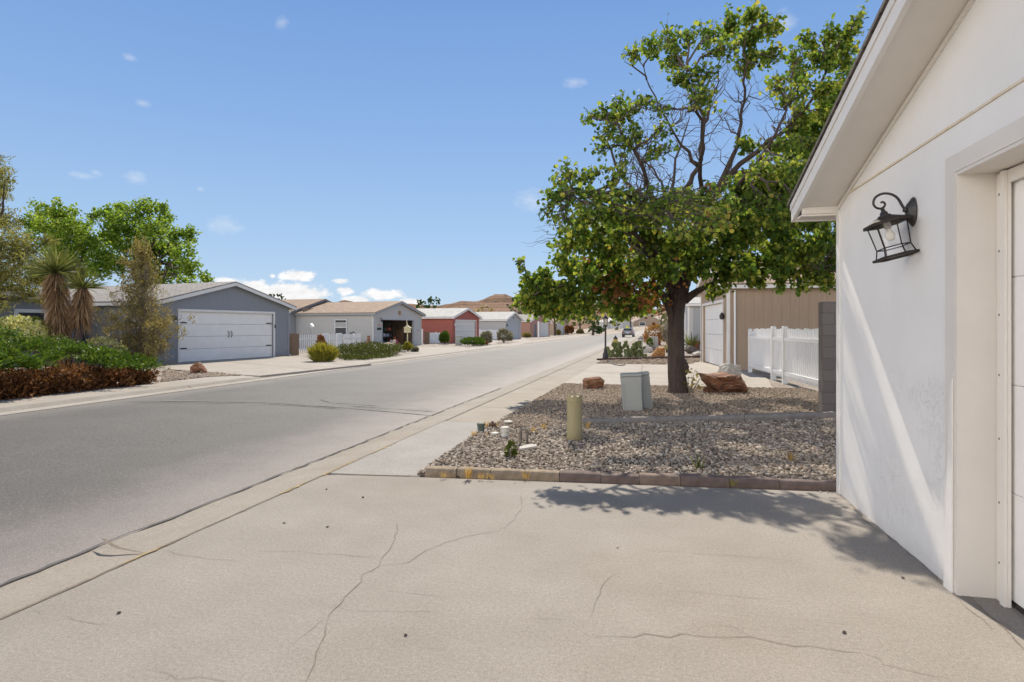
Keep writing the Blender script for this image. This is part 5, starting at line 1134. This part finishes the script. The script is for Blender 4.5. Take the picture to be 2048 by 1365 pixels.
extr_rock('boulder', 'small rust red rock at the gravel edge beside the pavement', [(1166, 762), (1172, 757), (1200, 754), (1209, 762), (1207, 774), (1190, 779), (1168, 779)], 779, 'red_rock', .35, 5)
extr_rock('boulder', 'forked rust brown rock standing on the pale gravel before the blue garage', [(380, 734), (389, 727), (396, 724), (401, 731), (411, 743), (409, 746), (398, 742), (392, 748), (381, 748)], 748, 'red_rock', .35, 8)
extr_rock('boulder', 'orange sandstone rock left of the big trunk beyond the driveway', [(1304, 712), (1310, 702), (1314, 696), (1328, 694), (1331, 699), (1330, 713), (1305, 714)], 714, 'orange_rock', .5, 9)
rock('boulder', 'low rock touching the left foot of the red boulder', gp(1416, 787), (.16, .14, .10), 'red_rock', .3, 12)
rock('boulder', 'pale rock resting behind the red boulder', gp(1460, 762), (.5, .3, .35), 'pale_rock', .3, 13)
rock('boulder', 'dark rounded rock right of the trunk by the tan garage', gp(1382, 707), (.42, .3, .36), 'dark_rock', .2, 14)
rock('boulder', 'orange rock behind the dark rounded rock', gp(1386, 698), (.33, .25, .45), 'orange_rock', .5, 15)
rock('boulder', 'flat white rock between the cactus and the orange sandstone', gp(1296, 705), (.38, .25, .24), 'pale_rock', .1, 16)
rock('boulder', 'grey rock leaning beside the flat white rock', gp(1308, 703), (.28, .25, .26), 'dark_rock', .8, 17)
rock('boulder', 'small white stone at the foot of the cactus', gp(1286, 706), (.16, .12, .12), 'pale_rock', .8, 18)
rock('boulder', 'pale flat rock under the orange shrub', gp(1296, 697), (.5, .3, .22), 'pale_rock', .1, 19)
rock('boulder', 'small dark rock left of the forked rust rock', gp(358, 744), (.14, .1, .06), 'dark_rock', .4, 20)
rock('boulder', 'pale boulder at the right end of the timber edging', gp(1392, 714), (.3, .25, .22), 'pale_rock', .4, 21)
for i, (x, y, lab) in enumerate(((568, 1047, 'pebble near the kerb joint'), (655, 1055, 'pebble in the middle of the driveway slab'), (811, 1272, 'dark pebble low on the near driveway'), (1688, 1267, 'largest dark pebble at the right of the driveway'), (239, 1227, 'dark pebble close to the left kerb'), (653, 980, 'pebble below the pale pavement slab'), (726, 996, 'pebble in the upper driveway left of the edging'), (1235, 1096, 'white chip on the driveway'), (1030, 967, 'white pebble fallen in front of the edging'), (1640, 985, 'pale pebble by the house corner'), (1655, 986, 'second pale pebble by the house corner'), (1805, 1157, 'brown pebble in the shade beside the wall'))):
    rock('pebble', lab, gp(x, y), (.014, .011, .009), 'pale_rock' if 'white' in lab or 'pale' in lab.split()[0:2] else 'dark_rock', i, 30+i, 2, 'pebbles scattered on the driveway')
# ------------------------------------------------------------ edging blocks
def edging(name, p0, p1, cuts, w, h, mats, labs, grp, z=0.):
    d = (p1-p0).normalized(); L = (p1-p0).length; a = math.atan2(d.y, d.x)
    for i in range(len(cuts)-1):
        x0, x1 = cuts[i]*L+.003, cuts[i+1]*L-.003; b = MB(); j = random.uniform(-.012, .012); hh = h+random.uniform(-.008, .008); n = 6; vs = []; fs = []
        sec = [(0, 0), (-.004, hh*.6), (.018, hh-.006), (.035, hh), (w-.035, hh), (w-.015, hh-.008), (w, 0)]
        for k in range(n+1):
            x = x0+(x1-x0)*k/n; e = .005 if k in (0, n) else 0
            for q, (y, zz) in enumerate(sec): nz = mnoise.noise(Vector((x*5, y*9, i*3+zz*7)))*.006; vs.append((x-x0, y+nz+(e if q < 3 else -e if q > 4 else 0), max(-.05, zz-e*(zz > .02)+nz-(0 if zz > 0 else .05))))
        m = len(sec)
        for k in range(n):
            for q in range(m-1): fs.append((k*m+q, k*m+q+1, k*m+m+q+1, k*m+m+q))
        fs += [tuple(range(m)), tuple(range((n+1)*m-1, n*m-1, -1))]; b.raw(vs, fs)
        o = b.build(name, mats[min(i, len(mats)-1)], None); o.location = p0+d*x0+Vector((-d.y*j, d.x*j, z)); o.rotation_euler = (0, random.uniform(-.006, .006), a+random.uniform(-.008, .008)); tag(o, labs[i], 'edging block', grp)
tanb = M('block_tan', (.33, .26, .185), (.23, .18, .13), 12, .9, .5, 60, .006); redb = M('block_plum', (.185, .138, .122), (.13, .098, .088), 10, .9, .5, 60, .006); greyb = M('block_grey', (.30, .27, .25), (.22, .2, .185), 10, .9, .5, 60, .006); brb = M('block_brown', (.24, .18, .145), (.175, .13, .105), 10, .9, .5, 60, .006)
L1 = [0, .082, .17, .258, .345, .448, .542, .64, .755, .87, 1]
edging('edging_block', gp(850, 952), gp(1676, 980), L1, .15, .075, [tanb, tanb, tanb, tanb, redb, redb, brb, redb, redb, redb],
       ['tan edging block at the pavement end of the front row', 'second tan edging block with a straw tuft', 'third tan edging block of the front row', 'last tan edging block, half in shade', 'first plum edging block in the leaf shade', 'plum edging block with a mottled face', 'brownish edging block in the middle of the front row', 'long plum edging block with the green weed', 'plum edging block before the last of the front row', 'plum edging block touching the white house corner'], 'edging blocks along the driveway')
p0, p1 = gp(1165, 853), gp(1690, 838)
edging('edging_block', p0, p1, [0, .13, .27, .43, .6, .8, 1], .13, .11, [greyb], ['grey edging block half buried at the open end of the rear row', 'second grey block of the rear edging row', 'third grey block of the rear row, in leaf shade', 'fourth grey block of the rear row', 'long grey rear block with sun on its top', 'grey rear block against the block wall'], 'grey edging blocks across the gravel')
b = MB(); b.tube(smooth_path([gp(972, 858)+Vector((0, 0, .02)), gp(1040, 857)+Vector((0, 0, .025)), gp(1120, 856)+Vector((0, 0, .022)), gp(1165, 853)+Vector((0, 0, .02))], 4), .022, 7); tag(b.build('edging_strip', WOOD, None, True), 'thin dark edging strip leading from the green pipe cap', 'edging')
b = MB(); q0, q1 = gp(1196, 721), gp(1402, 716); dd = (q1-q0).normalized(); nn = Vector((-dd.y, dd.x, 0))
b.extr([q0+Vector((0, 0, -.05)), q1+Vector((0, 0, -.05)), q1+Vector((0, 0, .10)), q0+Vector((0, 0, .08))], nn*.12); tag(b.build('timber_edging', M('dark_timber', (.10, .05, .04), (.06, .035, .03), 8, .9, .4, 30)), 'dark brown timber edging below the cactus bed', 'edging')
# ------------------------------------------------------------ posts, pedestals and pipes in the gravel
p = gp(1149, 884); t = thing('marker_post', 'tan cylindrical utility marker post with a scalloped top', 'post', p)
b = MB(); r = .104; hh = (884-792)/F*p.y; b.lathe([(r*1.02, -.1), (r*1.02, .20), (r*1.0, .205), (r*.985, hh-.10), (r*1.0, hh-.07)], 28); b.build('post', MAT['post_tan'], t, True)
b = MB(); m = 28; vs = []; fs = []
for k in range(m):
    a = 6.2832*k/m; zz = hh+(.012 if k % 4 < 2 else -.008); vs += [(r*1.03*math.cos(a), r*1.03*math.sin(a), hh-.075), (r*1.03*math.cos(a), r*1.03*math.sin(a), zz), (r*.9*math.cos(a), r*.9*math.sin(a), zz)]
for k in range(m):
    j = (k+1) % m; fs += [(3*k, 3*j, 3*j+1, 3*k+1), (3*k+1, 3*j+1, 3*j+2, 3*k+2)]
b.raw(vs, fs); b.raw([vs[3*k+2] for k in range(m)], [tuple(range(m))]); b.build('cap', MAT['post_tan'], t)
def pedestal(label, px, base_y, wpx, top_y, dep, tilt, rz, lab=None, grp='utility pedestals'):
    p = gp(px, base_y); d = p.y; w = wpx/F*d; h = (base_y-top_y)/F*d
    t = thing('utility_pedestal', label, 'utility box', p, rz, grp); t.rotation_euler = (tilt[0], tilt[1], rz)
    b = MB(); b.box(-w/2, w/2, 0, dep, -.1, h-.06, bev=.01); b.build('body', MAT['box_green'], t)
    b = MB(); b.box(-w/2-.012, w/2+.012, -.014, dep+.014, h-.06, h, bev=.02); b.box(-w/2-.006, w/2+.006, -.006, dep+.006, h-.16, h-.062); b.build('lid', MAT['box_green'], t)
    b = MB(); b.box(w/2-.03, w/2-.012, -.012, -.001, .02, h-.18); b.box(-w/2+.012, -w/2+.03, -.012, -.001, .02, h-.18); b.build('flange', MAT['box_green'], t)
pedestal('grey green utility pedestal leaning left in the gravel, the front and wider one', 1266, 824, 39, 748, .30, (0, R(-3), 0), R(-8))
pedestal('narrow grey green utility pedestal tucked behind the wider one', 1297, 820, 19, 745, .26, (0, R(-7), 0), R(-10))
p = gp(962, 866); t = thing('capped_pipe', 'short green capped pipe at the pavement edge', 'pipe', p); b = MB(); b.lathe([(.052, -.05), (.052, .115)], 16); b.build('pipe', M('pipe_green', (.10, .13, .10), (.07, .09, .07), 20, .6), t, True); b = MB(); b.lathe([(.06, .105), (.06, .14), (.05, .146)], 16); b.build('cap', MAT['pipe_green'] if 'pipe_green' in MAT else BLACK, t)
p = gp(1010, 878); t = thing('capped_pipe', 'white plastic cleanout pipe with a flat cap', 'pipe', p); b = MB(); b.lathe([(.052, -.05), (.052, .105)], 18); b.build('pipe', M('pipe_white', (.62, .6, .55), (.45, .42, .37), 14, .6), t, True); b = MB(); b.lathe([(.064, .10), (.066, .155), (.058, .165), (.03, .168)], 18); b.build('cap', MAT['pipe_white'], t)
p = gp(985, 858); t = thing('pipe_stub', 'rusty brown pipe stub behind the green pipe', 'pipe', p); b = MB(); b.lathe([(.05, -.03), (.05, .05), (.058, .055), (.058, .085), (.04, .09)], 14); b.build('pipe', M('rust', (.16, .10, .07), (.10, .06, .045), 18, .9), t, True); b = MB(); b.lathe([(.02, .088), (.02, .115)], 8); b.build('nut', MAT['rust'], t)
for x, y, r, lab in ((990, 873, .055, 'white disc lid lying flat in the gravel'), (1017, 849, .07, 'dusty round lid behind the pipe caps')):
    b = MB(); b.lathe([(r, 0), (r, .018), (r*.93, .024), (r*.3, .026)], 20, gp(x, y)+Vector((0, 0, .028))); tag(b.build('round_lid', MAT['pipe_white'], None, True), lab, 'lid')
p = gp(1041, 893); t = thing('water_tap', 'dark bent water pipe with a tap standing in the gravel', 'tap', p)
b = MB(); b.tube(smooth_path([(0, 0, -.05), (0, 0, .12), (.005, 0, .2), (.03, -.005, .225), (.07, -.01, .215), (.085, -.012, .17), (.087, -.012, .06)], 4), .017, 9); b.build('pipe', M('tap_metal', (.22, .2, .17), (.12, .1, .085), 20, .6, metal=.4), t, True)
b = MB(); b.tube([(.0, .0, .2), (0, 0, .26)], .008, 6); b.tube([(-.035, 0, .262), (.035, 0, .262)], .009, 6); b.build('handle', MAT['tap_metal'], t)
b = MB(); b.tube([(.087, -.012, .06), (.087, -.012, .02)], .022, 8); b.build('spout', MAT['tap_metal'], t)
for x, y, s_, lab in ((1055, 903, .12, 'broken pale concrete piece on the coarse gravel'), ):
    b = MB(); q = [(-s_, -s_*.35), (s_*.9, -s_*.5), (s_*1.1, s_*.2), (s_*.2, s_*.6), (-s_*.8, s_*.3)]; b.prism(q, 0, .03); o = b.build('concrete_chunk', M('chunk', (.58, .55, .5), (.48, .44, .4), 20, .9)); o.location = gp(x, y)+Vector((0, 0, .035)); o.rotation_euler = (.08, -.1, .4); tag(o, lab, 'rubble')
# ------------------------------------------------------------ white picket fence and block wall
fa, fb = Vector(((1500-CX)/F*20.6, 20.6, 0)), Vector(((1652-CX)/F*13.6, 13.6, 0)); fd = (fb-fa).normalized(); FL = (fb-fa).length; fz = math.atan2(fd.y, fd.x)
t = thing('picket_fence', 'tall white picket fence with a gate between the tan garage and the block wall', 'fence', fa, fz)
# local x towards the viewer; the street is on local -y ... (faces left)
def fpick(b, x0, x1, z0, ztop, step=.152, w=.09, y=0.):
    x = x0
    while x+w <= x1+.001:
        zz = ztop(x+w/2)+random.uniform(-.012, .012); b.extr([(x, y, z0), (x+w, y, z0), (x+w, y, zz-.03), (x+w*.75, y, zz), (x+w*.25, y, zz), (x, y, zz-.03)], (0, .022, 0)); x += step
def topz(x):
    return 1.50+.015*math.sin(x*9)-(.10 if x < .4 else 0)+.02*(x/FL)
g1, g2 = FL*.40, FL*.56
for nm, x0, x1, z0 in (('panel', 0, g1-.1, .16), ('gate', g1+.08, g2-.09, .14), ('panel', g2+.08, FL-.02, .13)):
    b = MB(); fpick(b, x0, x1, z0, topz); po = b.build(nm, MAT['picket'], t)
    for zz in (.27, 1.22): b = MB(); b.box(x0, x1, -.048, -.002, zz-.05, zz+.05); b.build('rail', MAT['picket'], po)
for x in (g1, g2-.005):
    b = MB(); b.box(x-.065, x+.065, -.06, .07, -.1, 1.58, bev=.02); b.build('post', MAT['picket'], t)
b = MB(); b.box(-.06, .06, -.05, .06, -.1, 1.5, bev=.02); b.build('post', MAT['picket'], t)
wl = Vector(((1645-CX)/F*10.55, 10.55, 0)); t = tag(None or (lambda b: (b.box(0, 2.6, 0, .2, -.1, 2.0, bev=.012), b.build('block_wall', MAT['cmu']))[1])(MB()), 'grey concrete block wall end behind the white house corner', 'wall'); t.location = wl; t.rotation_euler = (0, 0, R(-8.5))
# ------------------------------------------------------------ fences across the street
def fence(name, label, p0, p1, h, step=.16, w=.06, posts=(), mat='picket', solid=False, wide=()):
    d = p1-p0; L = d.length; t = thing(name, label, 'fence', p0, math.atan2(d.y, d.x)); b = MB(); x = 0.
    if solid: b.box(0, L, -.02, .02, .08, h)
    else:
        while x < L:
            if not any(abs(x+w/2-q) < .2 for q in wide): b.extr([(x, 0, .06), (x+w, 0, .06), (x+w, 0, h-.04), (x+w/2, 0, h), (x, 0, h-.04)], (0, .02, 0))
            x += step
    b.build('pickets', MAT[mat], t)
    if not solid:
        for zz in (.25, h-.3): b = MB(); b.box(0, L, .022, .055, zz-.045, zz+.045); b.build('rail', MAT[mat], t)
    for q in posts:
        b = MB(); ww = .22 if q in wide else .06; b.box(q-ww, q+ww, -.03, .06, -.05, h+.04, bev=.01); b.build('post', MAT[mat], t)
    return t
fp0 = Vector(((592-CX)/F*36.2, 36.2, 0)); fp1 = Vector(((682-CX)/F*39.5, 39.5, 0)); fp2 = Vector(((722-CX)/F*43.5, 43.5, 0))
L0 = (fp1-fp0).length
fence('picket_fence', 'weathered white picket fence with two wide gate posts beside the blue garage', fp0, fp1, 1.12, posts=(0, L0-1.35, L0-.15), wide=(L0-1.35, L0-.15))
fence('picket_fence', 'white picket run going back towards the open garage wall', fp1+Vector((.15, .2, 0)), fp2, 1.1, posts=(2.2,))
pw = at(585, 34.2, 712); pw.z = 0
def board(label, p, w, h, rz, grp='brown board fence ends'):
    t = thing('board_fence', label, 'fence', p, rz, grp); b = MB()
    x = 0
    while x < w: b.box(x, x+.13, 0, .025, 0, h+random.uniform(-.02, .02)); x += .14
    b.build('boards', WOOD, t); 
    for zz in (.3, h-.3): b = MB(); b.box(0, w, .027, .07, zz, zz+.09); b.build('rail', WOOD, t)
board('brown board fence end against the blue garage wall', gp(578, 711.5), .55, 1.2, R(40)); board('brown board fence end right of the open garage', at(849, 55, 688)*1., .45, 1.15, R(40))
bpy.data.objects['board_fence.001'].location.z = 0
f0, f1 = Vector(((853-CX)/F*56, 56, 0)), Vector(((880-CX)/F*57.5, 57.5, 0)); fence('white_fence', 'white slatted fence between the open garage and the red house', f0, f1, 1.05, .105, .095, (0, 1.3))
tag(bpy.data.objects['white_fence'], group=None)
f0, f1 = Vector(((960-CX)/F*72, 72, 0)), Vector(((1008-CX)/F*74, 74, 0)); fence('white_fence', 'long white fence between the red house and the small grey house', f0, f1, 1.25, .16, .15, (0, 1.5, 2.9))
f0, f1 = Vector(((1044-CX)/F*96, 96, 0)), Vector(((1054-CX)/F*97, 97, 0)); fence('white_fence', 'short pale fence beyond the small grey house', f0, f1, 1.2, .16, .15, (0,))
for px, py, h, w, lab in ((843.5, 690, 1.35, .10, 'white post at the right corner of the open garage'), (1077, 675, 2.4, .13, 'tall white post beside the brick red house'), (1158, 667, 1.6, .14, 'short white post on the far left verge')):
    p = gp(px, py); b = MB(); b.box(-w, w, -w, w, -.05, h, bev=.02); b.box(-w*1.25, w*1.25, -w*1.25, w*1.25, h+.001, h+.05, bev=.01); o = b.build('white_post', MAT['picket']); o.location = p; tag(o, lab, 'post')
# ------------------------------------------------------------ yard things across the street
p = gp(916, 691); t = thing('utility_cabinet', 'pale grey green utility cabinet by the clipped hedge', 'utility box', p, R(-12)); b = MB(); b.box(-.24, .24, 0, .5, -.05, .74, bev=.02); b.build('body', M('cab', (.44, .46, .42), (.38, .4, .36), 5, .6), t); b = MB(); b.box(-.26, .26, -.02, .52, .741, .85, bev=.03); b.build('lid', MAT['cab'], t)
p = at(621, 41.5, 690); p.z = 0; t = thing('satellite_dish', 'small satellite dish on a thin pole behind the picket fence', 'dish', p, R(30))
b = MB(); b.tube([(0, 0, -.05), (0, 0, 1.55)], .025, 7); b.build('pole', MAT['door_grey'], t); b = MB(); b.lathe([(.01, 0), (.12, .015), (.2, .05), (.21, .06)], 16, (0.05, -.06, 1.62), Matrix.Rotation(R(65), 4, 'X')@Matrix.Rotation(R(35), 4, 'Y')); b.build('dish', MAT['vinyl_white'], t, True); b = MB(); b.tube([(.05, -.08, 1.58), (-.12, -.3, 1.66)], .012, 5); b.build('feed_arm', MAT['door_grey'], t)
p = gp(737, 696.5); t = thing('chiminea', 'terracotta chiminea against the light grey wall', 'chiminea', p); terra = M('terracotta', (.36, .17, .10), (.26, .12, .07), 9, .85)
b = MB(); b.lathe([(.12, 0), (.24, .12), (.29, .28), (.24, .45), (.13, .58), (.10, .72), (.11, .88), (.14, .92)], 16); b.build('pot', terra, t, True); b = MB(); b.lathe([(.09, 0), (.09, .01)], 12, (.05, -.285, .26), Matrix.Rotation(R(90), 4, 'X')); b.build('mouth', BLACK, t)
p = gp(779, 704.5); t = thing('garden_ornament', 'white and rust hen shaped garden ornament before the open garage', 'ornament', p, R(20)); hen = M('hen', (.66, .56, .44), (.5, .36, .24), 8, .8)
b = MB(); b.tube(smooth_path([(-.42, 0, .5), (-.28, 0, .42), (0, 0, .34), (.22, 0, .42), (.30, 0, .62), (.32, 0, .78)], 3), [.03, .08, .13, .18, .22, .25, .26, .25, .22, .18, .15, .12, .11, .10, .09, .05], 12); b.build('body', hen, t, True); b = MB(); b.lathe([(.16, 0), (.24, .05), (.27, .2), (.2, .28)], 12); b.build('base', terra, t, True); b = MB(); b.extr([(.25, -.01, .86), (.40, -.01, .86), (.36, -.01, .95), (.31, -.01, .90), (.27, -.01, .95)], (0, .03, 0)); b.build('comb', M('comb', (.4, .08, .05)), t)
p = gp(815, 703); t = thing('birdhouse_post', 'cream birdhouse on a thin pale post beside the open garage', 'birdhouse', p); cream = M('cream', (.66, .60, .38), (.55, .5, .32), 5, .7)
b = MB(); b.tube([(0, 0, -.05), (0, 0, 1.2)], .035, 7); b.build('post', cream, t); b = MB(); b.box(-.2, .2, -.15, .15, 1.2, 1.5); b.build('box', cream, t); b = MB(); b.extr([(-.26, -.2, 1.5), (.26, -.2, 1.5), (0, -.2, 1.68)], (0, .4, 0)); b.build('roof', cream, t); b = MB(); b.tube([(0, 0, 1.66), (-.03, 0, 1.8), (-.06, 0, 2.05)], [.06, .035, .015], 6); b.build('finial', cream, t)
# things kept in the open garage
d2 = dirv(P2)
def bin_(label, k, m, z, w, d_, h, c, cname, grp='boxes stored in the open garage'):
    p = O2+d2*k+b2*m; t = thing('storage_box', label, 'box', (p.x, p.y, z), math.pi/2-P2, grp); mt = M(cname, c, None, 6, .6)
    b = MB(); b.box(-w/2, w/2, -d_/2, d_/2, 0, h-.05); b.build('body', mt, t); b = MB(); b.box(-w/2-.02, w/2+.02, -d_/2-.02, d_/2+.02, h-.05, h); b.build('lid', mt, t)
bin_('navy storage box on the floor at the left of the open garage', 1.7, 1.6, .013, .6, .5, .45, (.05, .07, .13), 'bin_navy'); bin_('grey blue storage box stacked on the navy one', 1.72, 1.6, .464, .55, .45, .4, (.12, .15, .22), 'bin_blue')
bin_('black storage box beside the navy boxes', 2.5, 2.2, .013, .7, .5, .5, (.02, .02, .025), 'bin_black'); bin_('dark blue box on top of the black storage box', 2.5, 2.2, .514, .6, .45, .4, (.04, .05, .09), 'bin_dark'); bin_('tall brown carton at the right of the open garage', 5.75, 1.2, .013, .35, .6, 1.35, (.16, .09, .055), 'bin_brown')
p = O2+d2*4.1+b2*1.5; t = thing('storage_rack', 'black wire rack crammed with gear in the middle of the open garage', 'rack', (p.x, p.y, .013), math.pi/2-P2)
b = MB()
for x in (-.85, .85):
    for y in (-.22, .22): b.tube([(x, y, 0), (x, y, 1.85)], .02, 6)
b.build('posts', BLACK, t)
for z in (.15, .7, 1.25, 1.8): b = MB(); b.box(-.85, .85, -.24, .24, z, z+.03); b.build('shelf', BLACK, t)
gear = [(-.55, .18, .42, .3, (.10, .14, .22)), (.0, .18, .45, .34, (.03, .03, .035)), (.55, .18, .4, .36, (.36, .05, .06)), (-.5, .73, .5, .35, (.45, .47, .5)), (.1, .73, .45, .3, (.25, .3, .38)), (.6, .73, .35, .28, (.05, .05, .06)), (-.4, 1.28, .6, .3, (.03, .05, .04)), (.3, 1.28, .5, .25, (.45, .10, .06)), (0, 1.83, .8, .15, (.05, .05, .05))]
for i, (x, z, w, h, c) in enumerate(gear):
    q = p+d2*x-b2*0; o = (lambda b: (b.lathe([(w*.42, 0), (w*.5, h*.2), (w*.5, h*.6), (w*.3, h*.95), (w*.1, h)], 10, sy=.75), b.build('gear_bag', M('gear%d' % i, c, None, 9, .7), None, True))[1])(MB()); o.location = (q.x, q.y, .013+z+.002)
    tag(o, ['blue', 'black', 'red', 'silver', 'grey blue', 'dark', 'deep green', 'orange red', 'flat black'][i]+' gear bag on the '+['bottom', 'bottom', 'bottom', 'middle', 'middle', 'middle', 'upper', 'upper', 'top'][i]+' shelf of the black rack', 'bag', 'bags on the garage rack')
for k, c, lab in ((3.7, (.7, .68, .66), 'white bag on the garage floor before the rack'), (4.5, (.42, .05, .10), 'red bag on the garage floor before the rack')):
    q = O2+d2*k+b2*.75; b = MB(); b.lathe([(.16, 0), (.2, .1), (.18, .35), (.08, .5), (.05, .52)], 10, sy=.7); o = b.build('floor_bag', M('fb_'+lab[:3], c, None, 6, .7), None, True); o.location = (q.x, q.y, .013); tag(o, lab, 'bag')
# ------------------------------------------------------------ next door yard things
p = gp(1211, 720); t = thing('lamp_post', 'short black yard lamp post at the pavement beside the cactus', 'lamp post', p); d = p.y; hh = (720-655)/F*d
b = MB(); b.lathe([(.17, -.05), (.17, .06), (.14, .10), (.13, .28), (.09, .36), (.07, .5), (.055, .56), (.045, .6), (.042, hh), (.05, hh+.02)], 14); b.build('post', BLACK, t, True)
b = MB(); b.lathe([(.06, hh+.02), (.11, hh+.07), (.12, hh+.10), (.10, hh+.11)], 8); b.lathe([(.16, hh+.40), (.15, hh+.43), (.06, hh+.52), (.02, hh+.56), (.015, hh+.62)], 8)
for k in range(4): a = R(90*k+45); b.tube([(.10*math.cos(a), .10*math.sin(a), hh+.10), (.13*math.cos(a), .13*math.sin(a), hh+.41)], .012, 5)
b.build('lantern_head', BLACK, t); b = MB(); b.lathe([(.085, hh+.11), (.115, hh+.40)], 8); b.build('glass', M('lamp_glass', (.55, .5, .4), (.5, .45, .36), 5, .2), t)
b = MB(); b.tube(smooth_path([gp(1216, 724)+Vector((0, 0, .02)), gp(1228, 730)+Vector((0, 0, .02)), gp(1240, 732)+Vector((0, 0, .02)), gp(1250, 731)+Vector((0, 0, .02))], 4), .022, 6); tag(b.build('hose', BLACK, None, True), 'short black hose lying at the foot of the lamp post', 'hose')
p = gp(1309, 696); t = thing('meter_box', 'grey concrete meter box standing in the planted bed', 'utility box', p, R(-15)); b = MB(); b.box(-.27, .27, 0, .3, -.05, .85, bev=.02); b.build('body', M('meter', (.40, .385, .36), (.33, .315, .3), 8, .85), t); b = MB(); b.box(-.012, .012, -.012, 0, .05, .8); b.build('seam', DARKLINE, t)
p = gp(1318, 690); t = thing('fire_hydrant', 'red hydrant standing behind the grey meter box', 'hydrant', p); red = M('hyd_red', (.33, .07, .04), (.26, .05, .03), 6, .5)
b = MB(); b.lathe([(.2, -.05), (.2, .05), (.15, .06), (.14, .75), (.18, .78), (.18, .84), (.14, .95), (.05, 1.02), (.04, 1.1)], 14); b.build('barrel', red, t, True); b = MB(); b.tube([(-.25, 0, .62), (.25, 0, .62)], .07, 10); b.build('outlet', red, t)
p = gp(1231, 697); t = thing('fire_hydrant', 'yellow hydrant with a dark cap behind the cactus', 'hydrant', p); yel = M('hyd_yel', (.48, .36, .10), (.4, .3, .09), 6, .5)
b = MB(); b.lathe([(.2, -.05), (.2, .05), (.14, .06), (.13, .6), (.17, .63), (.17, .68)], 14); b.build('barrel', yel, t, True); b = MB(); b.lathe([(.16, .681), (.14, .78), (.06, .86), (.03, .95)], 12); b.build('cap', BLACK, t, True); b = MB(); b.tube([(-.23, 0, .5), (.23, 0, .5)], .06, 10); b.build('outlet', yel, t)
p = gp(1281, 692); t = thing('garden_lantern', 'small grey garden lantern right of the cactus', 'lantern', p); gm = M('garden_metal', (.35, .36, .36), (.25, .26, .26), 9, .5)
b = MB(); b.box(-.16, .16, -.16, .16, -.02, .1); b.build('base', gm, t); b = MB()
for x in (-.13, .13):
    for y in (-.13, .13): b.box(x-.02, x+.02, y-.02, y+.02, .101, .55)
b.build('frame', gm, t); b = MB(); b.lathe([(.27, .551), (.2, .62), (.05, .75), (.02, .8)], 4); b.build('roof', gm, t)
p = gp(1388, 697); 
t = thing('clay_pot', 'terracotta pot beside the spiky yucca', 'pot', gp(1391, 699)); b = MB(); b.lathe([(.22, 0), (.3, .5), (.33, .52), (.33, .6), (.27, .6), (.25, .5)], 14); b.build('pot', terra, t, True); b = MB(); b.lathe([(.245, .5), (.02, .53)], 12); b.build('soil', MAT['bark'], t)
# ------------------------------------------------------------ the parked car far up the street
def car():
    p = gp(1257, 674); p.z = ZR+.04+rise(to_st(p)[0]); t = thing('parked_car', 'silver grey parked car far up the street seen from behind', 'car', p, R(-15))
    body = M('car_paint', (.32, .33, .345), (.28, .29, .30), 3, .3, spec=.6)
    prof = [(-2.2, .35), (-2.25, .75), (-2.1, .98), (-1.5, 1.02), (.9, .95), (1.9, .82), (2.15, .6), (2.15, .35)]
    b = MB(); b.extr([(-.88, y, z) for y, z in prof], (1.76, 0, 0)); b.build('body', body, t)
    b = MB(); lo = [(-1.95, 1.0), (-1.45, 1.45), (.1, 1.48), (.95, .98)]
    b.raw([(-.82 if z < 1.2 else -.62, y, z) for y, z in lo]+[(.82 if z < 1.2 else .62, y, z) for y, z in lo], [(0, 1, 2, 3), (7, 6, 5, 4), (1, 5, 6, 2), (0, 4, 5, 1), (3, 2, 6, 7)]); b.build('cabin', body, t)
    b = MB(); b.face([(-.70, -1.915, 1.06), (.70, -1.915, 1.06), (.57, -1.50, 1.42), (-.57, -1.50, 1.42)]); b.build('rear_window', GLASS_DK, t)
    for s_ in (-1, 1):
        b = MB(); b.face([(s_*.80, -1.6, 1.08), (s_*.80, .6, 1.08), (s_*.66, .05, 1.40), (s_*.66, -1.35, 1.40)]); b.build('side_window', GLASS_DK, t)
        b = MB(); b.box(*sorted((s_*.55, s_*.84)), -2.27, -2.2, .72, .9); b.build('tail_light', M('tail', (.35, .02, .02), rough=.3), t)
        for y in (-1.4, 1.35):
            b = MB(); b.lathe([(.2, -.1), (.33, -.1), (.34, 0), (.33, .1), (.2, .1)], 18, (s_*.80, y, .33), Matrix.Rotation(R(90), 4, 'Y')); w = b.build('wheel', M('tyre', (.02, .02, .02)), t)
            b = MB(); b.lathe([(.19, -.105), (.19, .105)], 12, (s_*.80, y, .33), Matrix.Rotation(R(90), 4, 'Y')); b.build('rim', MAT['garden_metal'], w)
    b = MB(); b.box(-.88, .88, -2.36, -2.252, .33, .6, bev=.03); b.build('bumper', BLACK, t); b = MB(); b.box(-.25, .25, -2.262, -2.252, .64, .76); b.build('number_plate', MAT['picket'], t)
car()
